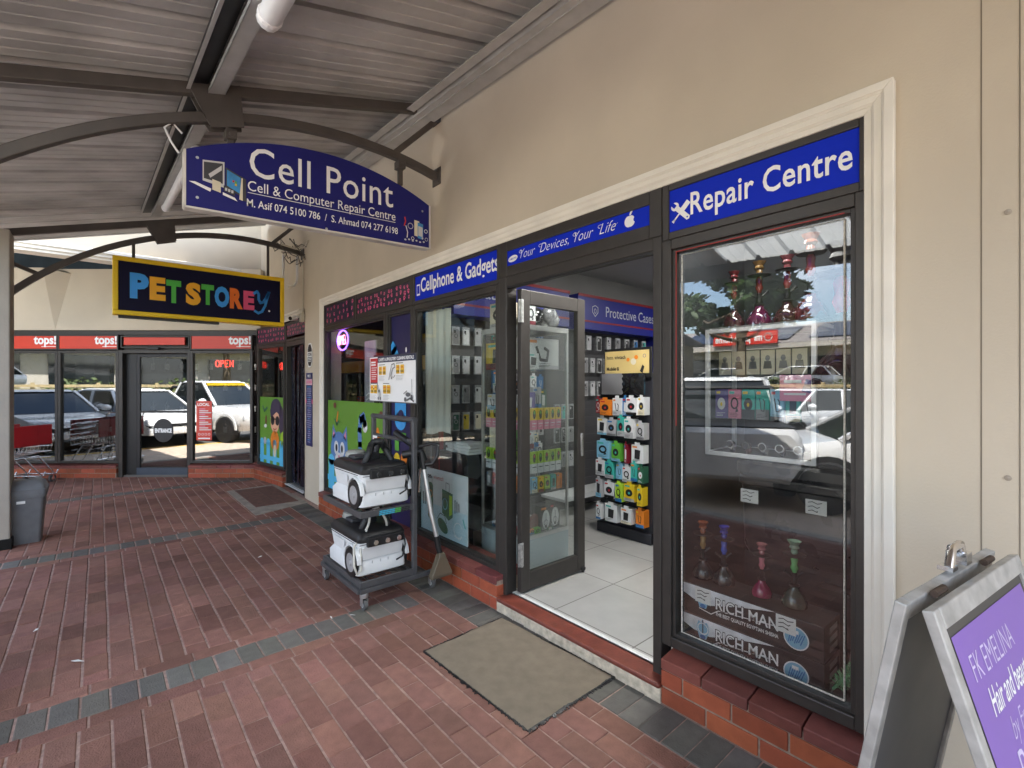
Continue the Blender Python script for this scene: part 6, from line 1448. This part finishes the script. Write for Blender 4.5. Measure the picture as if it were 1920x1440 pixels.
def letters(o, r, u, s):
    P = lambda x, y: tuple(Vector(o) + Vector(r) * x * s + Vector(u) * y * s)
    O = [P(.35 + .3 * math.cos(a), .5 + .5 * math.sin(a)) for a in [2 * PI * i / 14 for i in range(15)]]
    return [O, [P(.85, 0), P(.85, 1), P(1.2, .95), P(1.3, .75), P(1.2, .55), P(.85, .5)], [P(2.0, 0), P(1.55, 0), P(1.55, 1), P(2.0, 1)], [P(1.55, .5), P(1.9, .5)], [P(2.25, 0), P(2.25, 1), P(2.75, 0), P(2.75, 1)]]
ng = neon('neon_sign', 'pink open sign inside a violet neon ring in the pet store window', letters((.075, 5.86, 2.04), (0, -1, 0), (0, 0, 1), .105), ('pink', (1, .16, .28)), .009, 1.6)
m = MB(); m.tube([(.08, 5.72 + .165 * math.cos(a), 2.09 + .118 * math.sin(a)) for a in [2 * PI * i / 32 for i in range(33)]], .009, 6); m.build('ring', M('neon_violet', (.22, .10, 1), .3, var=0, emit=1.3), ng, smooth=60)
nl = neon('neon_sign', 'red open sign above the red poster in the liquor store window', letters(F.p(.80, -.10, 1.86), tuple(F.d), (0, 0, 1), .11), ('red', (1, .05, .03)), .008, 2.6)
F2o = neon('neon_sign', 'small red open sign high in the angled pet store window', letters(F2.p(.55, -.15, 1.80), tuple(F2.d), (0, 0, 1), .11), ('red', (1, .05, .03)), .008, 1.6)
t = thing('red_poster', 'tall narrow red poster with white lettering on the liquor store window', 'poster', F.p(.95, 0, .65)); g = F.G(1.07, -.022, .62); g.rect(RED, 0, 0, .26, .66).up().text(WHITE, 'LOCAL', .02, .58, .22, .05, bold=.03)
for i in range(12): g.rect(CM('white') if i % 3 else CM('pink'), .05, .52 - i * .032, .05 + .05 * (2 + i % 3), .535 - i * .032)
for i in range(4): g.ring(WHITE, .05 + .055 * i, .10, .018, .005, n=10)
g.rect(WHITE, .03, .02, .23, .04); g.build('print', t)
# pet store fittings
t = thing('store_shelving', 'dark pet store shelving with a yellow header band', 'shelving', (1.6, 6.5, 0)); m = MB(); m.box(1.5, 4.5, 0, 1.9, 9.2, 1.75)
for i in range(9): m.box(1.42, 4.5 + i * .55, .05, 1.5, 4.52 + i * .55, 1.75)
m.build('body', BLACK, t)
m = MB(); m.box(1.40, 4.45, 1.78, 1.9, 9.2, 1.98); m.build('header_band', M('mustard_band', (.55, .34, .03), .5), t); m = MB(); m.box(2.4, 4.1, 2.35, 2.5, 9.2, 2.5); m.build('upper_band', M('mustard_band', (.55, .34, .03), .5), t)
g = G((1.40, 5.5, 1.83)); g.text(BLACKINK, 'The', .0, .02, .2, .08, bold=.03); g.build('lettering', t)
rnd = random.Random(21)
for i in range(14):
    y = 4.6 + i * .3; c_ = rnd.choice(('white', 'grey', 'cream', 'silver', 'red', 'blue'))
    pack(f'{c_} pet food bag, {ORD[i] if i < 12 else ("thirteenth", "fourteenth")[i - 12]} along the dark pet store shelving', 1.34, y, (1.05, .55)[i % 2], .16, .3, .08, 'x', c_, 400 + i, 'pet food bags on the shelving', hook=False, name='pet_food_bag', cat='bag')
t = thing('banner_stand', 'grey white translucent banner stand below the pink neon sign', 'banner', (.4, 5.6, 0)); m = MB(); m.box(.40, 5.50, .05, .42, 5.82, 2.1); m.build('banner', M('grey_banner', (.40, .41, .44), .3, var=.2, scale=3), t); g = G((.40, 5.81, 1.0))
for i in range(7): g.line(WHITE, [(.04, .06 + i * .06), (.12, .09 + i * .06), (.26, .05 + i * .06)], .014)
g.build('pattern', t)
t = thing('dark_rail', 'dark metal display frame in the pet store window beside the price board', 'frame', (.3, 4.8, 0)); m = MB(); m.box(.3, 5.28, .05, .34, 5.33, 1.9); m.box(.3, 4.5, .05, .34, 4.55, 1.9); m.box(.3, 4.55, 1.85, .34, 5.28, 1.9); m.build('rail', BLACK, t)

# liquor store fittings
WOOD = M('brown_cabinet_wood', (.20, .085, .03), .5, var=.25, scale=3)
def lbox(name, lab, cat, s0, s1, o0, o1, z0, z1, mat): m = MB(); F.box(m, s0, s1, o0, o1, z0, z1); o = m.build(name, mat, bevel=.004); return tag(o, lab, cat)
lbox('wooden_cabinet', 'brown wooden cabinet under the white labelled bottles', 'cabinet', 3.40, 4.25, -.75, -.25, .03, .78, WOOD)
lbox('cardboard_box', 'white paper covered box on the floor by the wooden cabinet', 'box', 3.45, 3.72, -.24, -.12, .26, .42, PAPER)
lbox('grey_pillar', 'pale grey pillar inside the liquor store window', 'pillar', 3.50, 3.85, -1.2, -.85, .03, 2.9, M('pale_pillar', (.45, .45, .46), .6))
lbox('bottle_shelves', 'dark bottle shelves along the back of the liquor store', 'shelves', .2, 4.7, -2.6, -2.3, .03, 2.4, M('dark_shelves', (.03, .02, .018), .6))
bot = thing('bottle', 'dark bottle with white label, by the window mullion, on the wooden cabinet', 'bottle', (0, 0, 0), group='dark bottles with white labels')
m = MB(); m.lathe([(.036, 0), (.038, .01), (.038, .17), (.030, .20), (.013, .225), (.013, .28), (.015, .29), (0, .29)], (0, 0, 0), 14); m.build('glass', M('dark_bottle_glass', (.02, .014, .008), .1, var=.1, coat=.5), bot, smooth=40, local=True)
m = MB(); m.lathe([(.0385, .03), (.0388, .035), (.0388, .15), (.0385, .155)], (0, 0, 0), 14); m.build('label', PAPER, bot, smooth=40, local=True)
for i in range(6):
    b = bot if i == 0 else copy_tree(bot); p = F.p(3.48 + i * .115, -.33, .781); place(b, p)
    if i: b['label'] = f'dark bottle with white label, {ORD[i]} from the window mullion, on the wooden cabinet'
k = 0
for r in range(4):
    for i in range(14):
        b = copy_tree(bot); place(b, F.p(.35 + i * .31, -2.25, .5 + r * .45)); b['label'] = f'dark bottle, {ORD[i] if i < 12 else ("thirteenth", "fourteenth")[i - 12]} on the {ORD[r]} back shelf of the liquor store'; b['group'] = 'bottles on the back shelves'
m = MB(); F.box(m, .3, 4.7, -2.3, -2.18, .47, .499); F.box(m, .3, 4.7, -2.3, -2.18, .92, .949); F.box(m, .3, 4.7, -2.3, -2.18, 1.37, 1.399); F.box(m, .3, 4.7, -2.3, -2.18, 1.82, 1.849); o = m.build('shelf_boards', M('dark_shelves', (.03, .02, .018), .6)); tag(o, 'four shelf boards carrying dark bottles at the back of the liquor store', 'shelves')
for i in range(2):
    t = thing('wine_stand', ('wire wine stand of upright bottles near the window mullion', 'wire wine stand of upright bottles near the entrance')[i], 'stand', F.p(3.1 - .42 * i, -.5, .03)); m = MB()
    for a in range(8):
        c_, s_ = math.cos(a * PI / 4), math.sin(a * PI / 4); p = F.p(3.1 - .42 * i, -.5, 0); m.tube([(p.x + .17 * c_, p.y + .17 * s_, .05), (p.x + .17 * c_, p.y + .17 * s_, .70)], .005, 5)
    for z in (.1, .4, .7): m.tube([(p.x + .17 * math.cos(a), p.y + .17 * math.sin(a), z) for a in [2 * PI * j / 16 for j in range(17)]], .005, 5)
    m.build('wire', CHROME, t)
    for a in range(3):
        b = copy_tree(bot); place(b, (p.x + .09 * math.cos(a * 2.1), p.y + .09 * math.sin(a * 2.1), .41)); b['label'] = f'{ORD[a]} dark bottle in the wire wine stand near the {("window mullion", "entrance")[i]}'; b['group'] = 'bottles in the wire wine stands'
        b.location.z = .12
t = thing('interior_light', 'lit strip light inside the liquor store', 'light', F.p(.6, -1.2, 2.9)); m = MB(); F.box(m, .2, 1.3, -1.25, -1.15, 2.86, 2.94); m.build('housing', WHITE, t); m = MB(); F.box(m, .22, 1.28, -1.24, -1.16, 2.85, 2.859); m.build('tube', M('lit_diffuser', (1, .98, .94), .5, var=0, emit=12), t)
# ================================================================ car park and what stands across it
CARW = M('white_car_paint', (.72, .73, .74), .22, var=.03, coat=.8)
CARS = M('silver_car_paint', (.40, .40, .39), .28, metal=.5, var=.03, coat=.8)
CGL = M('car_glass', (.012, .016, .018), .05, var=0, spec=.8)
TYRE = M('tyre_rubber', (.014, .014, .015), .8, var=.2); RIM = M('alloy_rim', (.35, .35, .36), .3, metal=.8)
def car(label, pickup=False, paint=CARW, group='cars parked in the car park'):
    """nose to +X; length about 5.2 m (pickup) or 4.6 m"""
    name = 'pickup_truck' if pickup else 'parked_car'
    t = thing(name, label, 'pickup truck' if pickup else 'car', (0, 0, 0), group=group)
    hw = .92; nose, tail = (2.6, -2.65) if pickup else (2.25, -2.3); belt = 1.10 if pickup else .98
    def ring(x, w, z0, z1, c=.12): return [(x, -w + c, z0), (x, w - c, z0), (x, w, z0 + c * 1.6), (x, w, z1 - c), (x, w - c * .8, z1), (x, -w + c * .8, z1), (x, -w, z1 - c), (x, -w, z0 + c * 1.6)]
    st = [(tail, hw * .9, .45, belt - .08), (tail + .08, hw * .97, .38, belt - .01), (tail + .6, hw, .34, belt), (-.6, hw, .34, belt), (.75, hw, .34, belt + .0), (1.2, hw, .34, belt - .03), (nose - .5, hw * .98, .34, belt - .12), (nose - .12, hw * .9, .36, belt - .22), (nose, hw * .78, .42, belt - .32)]
    m = MB(); loft(m, [ring(*s) for s in st]); m.build('body', paint, t, smooth=40)
    roof = 1.80 if pickup else 1.55; r0, r1 = (-.75, .35) if pickup else (-1.7, .25); b0, b1 = (-1.0, 1.15) if pickup else (-2.15, 1.15)
    gl = [[(b0, -hw * .93, belt - .02), (b0, hw * .93, belt - .02), (r0, hw * .72, roof - .05), (r0, -hw * .72, roof - .05)], [(b1, -hw * .93, belt - .02), (b1, hw * .93, belt - .02), (r1, hw * .72, roof - .05), (r1, -hw * .72, roof - .05)]]
    m = MB(); loft(m, gl); m.build('windows', CGL, t)
    m = MB(); loft(m, [[(r0 - .06, -hw * .70, roof - .06), (r0 - .06, hw * .70, roof - .06), (r0 + .06, hw * .66, roof), (r0 + .06, -hw * .66, roof)], [(r1 + .08, -hw * .70, roof - .06), (r1 + .08, hw * .70, roof - .06), (r1 - .06, hw * .66, roof), (r1 - .06, -hw * .66, roof)]]); m.build('roof', paint, t, bevel=.03)
    m = MB()
    for s in (-1, 1):
        for (xa, xb) in ((b0, r0), (b1, r1), ((b0 + b1) / 2 - .1, (r0 + r1) / 2 - .1)): m.bar((xa, s * hw * .935, belt - .02), (xb, s * hw * .725, roof - .05), .07, .05)
    m.build('pillars', paint, t)
    if pickup:
        m = MB(); m.box(tail + .1, -hw + .1, belt + .002, -1.05, hw - .1, belt + .01); m.build('bed_cover', BLACK, t)
        m = MB()
        for s in (-1, 1): m.tube([(-1.05, s * .72, 1.62), (-1.5, s * .74, 1.12)], .04, 8)
        m.tube([(-1.05, -.72, 1.62), (-1.05, .72, 1.62)], .04, 8); m.build('roll_bar', BLACK, t)
    for s in (-1, 1):
        m = MB(); m.poly([(nose - .30, s * hw * .90, belt - .26), (nose - .02, s * hw * .62, belt - .36), (nose - .02, s * hw * .62, belt - .48), (nose - .25, s * hw * .93, belt - .42)]); m.prism([(nose - .30, s * hw * .93, belt - .26), (nose + .005, s * hw * .60, belt - .34), (nose + .005, s * hw * .60, belt - .46), (nose - .25, s * hw * .95, belt - .42)], (-.06, 0, 0)); m.build('headlight', M('headlight_glass', (.5, .52, .55), .1, coat=1), t)
        m = MB(); m.ellipsoid((.85, s * (hw + .12), belt + .10), .09, .12, .08, 10, 7); m.build('mirror', paint, t, smooth=True)
        m = MB(); m.box(-.35, s * (hw - .005), belt - .22, -.15, s * (hw + .02), belt - .18); m.build('door_handle', BLACK, t)
        for x in (nose - .95, tail + (1.15 if pickup else .95)):
            R_ = .38 if pickup else .33
            m = MB(); m.lathe([(R_ * .62, -.11), (R_ * .96, -.12), (R_, -.06), (R_, .06), (R_ * .96, .12), (R_ * .62, .11)], (x, s * (hw - .08), R_), 24, 'y'); w = m.build('wheel', TYRE, t, smooth=40)
            m = MB(); m.lathe([(0, -.09), (.06, -.10), (R_ * .6, -.085), (R_ * .64, -.11), (R_ * .64, .11), (R_ * .6, .085), (.06, .10), (0, .09)], (x, s * (hw - .08), R_), 20, 'y'); m.build('rim', RIM, w, smooth=30)
            m = MB(); an = [PI * i / 12 for i in range(13)]; A = [(x + (R_ + .03) * math.cos(a), s * (hw + .004), R_ + (R_ + .03) * math.sin(a)) for a in an]; Bq = [(x + (R_ + .10) * math.cos(a), s * (hw + .004), R_ + (R_ + .10) * math.sin(a)) for a in an]; m.strip(A, Bq, (0, s * .03, 0)); m.build('wheel_arch', BLACK if not pickup else paint, t)
    m = MB(); m.box(nose - .04, -.55, .58, nose + .015, .55, belt - .34); m.build('grille', BLACK, t); m = MB(); m.box(nose - .1, -.80, .36, nose + .06, .80, .54); m.build('bumper', paint if not pickup else GREY, t, bevel=.04)
    m = MB(); m.box(nose + .06, -.22, .44, nose + .066, .22, .55); m.build('number_plate', PAPER, t)
    return t
pk = car('white double cab pickup parked by the repair window', True); place(pk, (-6.55, 4.25, -.12), R(152))
sv = car('white hatchback parked facing the repair window'); place(sv, (-6.3, 1.35, -.12), R(60))
for i, (x, y, a, kind_, lab) in enumerate(((-8.7, 6.75, -18, 'p', 'white double cab pickup with yellow windscreen band, facing the liquor store'), (-9.0, 8.75, -12, 'c', 'white hatchback facing the walkway, second beyond the banded pickup'), (-9.4, 10.75, -12, 'c', 'white hatchback at the far end facing the liquor store window'), (-13.5, 5.2, 20, 'c', 'white hatchback in the second row, behind the banded pickup'), (-14.5, 8.4, 170, 'c', 'white hatchback in the second row, by the grass verge'), (-33, 24, 90, 'c', 'white car parked across the verge, beyond the red sign of the opposite shops'), (-32, 11.5, 90, 'c', 'white car parked across the verge by the middle of the opposite shops'), (-32.5, 17, 90, 'c', 'white car parked across the verge under the tree'))):
    c_ = copy_tree(pk if kind_ == 'p' else sv); place(c_, (x, y, -.12 if x > -20 else 1.2), R(a), lab)
    if kind_ == 'p':
        m = MB(); m.poly([(.92, -.66, 1.32), (.92, .66, 1.32), (.60, .62, 1.60), (.60, -.62, 1.60)]); 
        yb = MB(); yb.box(.455, -.64, 1.655, .50, .64, 1.73); o = yb.build('windscreen_band', YELLOW, None); o.parent = c_
# fence and bushes on the verge
t = thing('post_and_rail_fence', 'pale timber post and rail fence along the grass verge', 'fence', (-18.5, 8, 0)); m = MB()
for i in range(26): m.box(-18.55, -14 + i * 2, .5, -18.43, -13.88 + i * 2, 1.65)
m.build('posts', M('weathered_timber', (.42, .33, .18), .8, var=.25), t); m = MB(); m.box(-18.42, -14, 1.45, -18.38, 36, 1.57); m.box(-18.42, -14, 1.0, -18.38, 36, 1.12); m.build('rails', M('weathered_timber', (.42, .33, .18), .8, var=.25), t)
LEAF = M('tree_leaf', (.045, .085, .022), .6, var=.5, scale=1.2); LEAF2 = M('bush_leaf', (.07, .10, .025), .65, var=.5, scale=1.5); BARK = M('bark', (.10, .075, .05), .9, var=.3)
def foliage(m, c, rx, ry, rz, n, s, rnd, hollow=.35):
    for i in range(n):
        while True:
            p = Vector((rnd.uniform(-1, 1), rnd.uniform(-1, 1), rnd.uniform(-1, 1)))
            if hollow < p.length < 1: break
        q = Vector((c[0] + p.x * rx, c[1] + p.y * ry, c[2] + p.z * rz)); a = Vector((rnd.uniform(-1, 1), rnd.uniform(-1, 1), rnd.uniform(-.5, .5))).normalized(); b = a.cross(Vector((rnd.uniform(-1, 1), rnd.uniform(-1, 1), rnd.uniform(-1, 1)))).normalized(); L = s * rnd.uniform(.6, 1.3)
        m.poly([q, q + a * L * .5 + b * L * .25, q + a * L, q + a * L * .5 - b * L * .25])
def tree(x, y, z, h, r, lab, seed, n=1500):
    rnd = random.Random(seed); t = thing('tree', lab, 'tree', (x, y, z), group='trees beyond the car park')
    m = MB(); m.tube([(x, y, z), (x + .1, y, z + h * .25), (x - .1, y + .15, z + h * .5), (x, y, z + h * .8)], [.32, .25, .18, .06], 9); m2 = MB()
    for i in range(15):
        a = rnd.uniform(0, 2 * PI); rr = r * rnd.uniform(.25, .95); zz = z + h * rnd.uniform(.42, .98); cx_, cy_ = x + rr * math.cos(a), y + rr * math.sin(a)
        m.tube([(x, y, z + h * rnd.uniform(.25, .5)), ((x + cx_) / 2, (y + cy_) / 2, zz - h * .12), (cx_, cy_, zz)], [.11, .08, .03], 6); foliage(m2, (cx_, cy_, zz), r * .36, r * .36, h * .085, n // 15, .5, rnd)
    m.build('trunk', BARK, t, smooth=50); m2.build('crown', LEAF, t)
tree(-24, 11.5, 1.2, 9.0, 4.6, 'large spreading dark green tree beyond the grass verge', 5, 7500); tree(-30, 20, 1.3, 7.5, 3.6, 'rounder tree beyond the verge, past the large spreading tree', 6); tree(-21, 27, 1.2, 6.5, 3.2, 'small tree at the far end of the verge', 7); tree(-33, -2, 1.3, 8, 3.6, 'tree standing by the far end of the opposite shops', 8)
for i in range(9):
    rnd = random.Random(40 + i); x, y = -19.2 - rnd.uniform(0, 1.2), -6 + i * 3.6; m = MB(); foliage(m, (x, y, 1.35), .9, 1.3, .55, 260, .22, rnd, .2); o = m.build('bush', LEAF2); tag(o, f'low green bush behind the rail fence, {ORD[i]} along it', 'bush', 'bushes along the rail fence')
# opposite row of shops with solar panels on its roof
t = thing('opposite_shops', 'long low shopping block with solar panels on its roof across the car park', 'building', (-40, 8, 1.3))
m = MB(); m.box(-46, -14, 1.2, -38, 36, 4.6); m.build('wall', M('pale_shop_wall', (.45, .42, .38), .8), t); m = MB(); m.prism([(-37.0, -14.5, 4.4), (-37.0, -14.5, 4.75), (-42, -14.5, 6.6), (-47, -14.5, 4.75), (-47, -14.5, 4.4)], (0, 51, 0)); m.build('roof', M('grey_roof', (.22, .20, .19), .7), t)
for i in range(9): m = MB(); y = -12 + i * 5.2; m.prism([(-37.6, y, 5.05), (-41.0, y, 6.35), (-41.0, y + 3.8, 6.35), (-37.6, y + 3.8, 5.05)], (0, 0, .06)); m.build('solar_panel', M('solar_panel', (.02, .025, .045), .15, var=.1), t)
for i in range(9): m = MB(); y = -11 + i * 5; m.box(-37.98, y, 1.4, -37.9, y + 3.6, 3.7); m.build('shop_window', CGL, t)
m = MB(); m.box(-37.0, -14, 4.35, -36.8, 36, 4.7); m.build('fascia', M('pale_shop_wall', (.45, .42, .38), .8), t)
t = thing('shop_sign', 'red shop sign with white lettering on the opposite shopping block roof edge', 'sign', (-36.6, 17, 5)); m = MB(); m.box(-36.75, 14.4, 4.75, -36.6, 19.4, 5.75); m.build('panel', RED, t); g = G((-36.595, 14.5, 4.85), (0, 1, 0), (0, 0, 1)); g.ring(WHITE, .55, .4, .28, .1, n=18).text(WHITE, 'mr price home', 1.0, .15, 4.7, .6, bold=.03); g.build('lettering', t)
m = MB(); m.box(-36.75, 3.4, 4.75, -36.6, 5.2, 5.9); o = m.build('shop_sign', RED); tag(o, 'plain smaller red sign on the opposite shopping block', 'sign')
m = MB(); m.tube([(-3.75, 3.45, -.12), (-3.75, 3.45, 1.6)], .075, 10); o = m.build('timber_bollard', M('dark_bollard', (.03, .028, .025), .7)); tag(o, 'dark tarred timber post at the edge of the car park', 'post')

t = thing('added_dark_wing', 'long plain brown shop wing added out of view to darken window reflections', 'building', (-12, 14, 0))  # unseen building, added so the middle window mirrors something dark
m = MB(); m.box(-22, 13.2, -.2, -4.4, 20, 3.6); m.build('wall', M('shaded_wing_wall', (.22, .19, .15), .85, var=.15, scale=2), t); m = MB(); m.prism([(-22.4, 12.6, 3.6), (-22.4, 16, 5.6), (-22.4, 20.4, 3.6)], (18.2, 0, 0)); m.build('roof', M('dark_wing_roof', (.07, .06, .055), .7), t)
for i in range(5): m = MB(); m.box(-21 + i * 3.3, 13.14, .2, -18.4 + i * 3.3, 13.19, 2.5); m.build('shop_window', CGL, t)
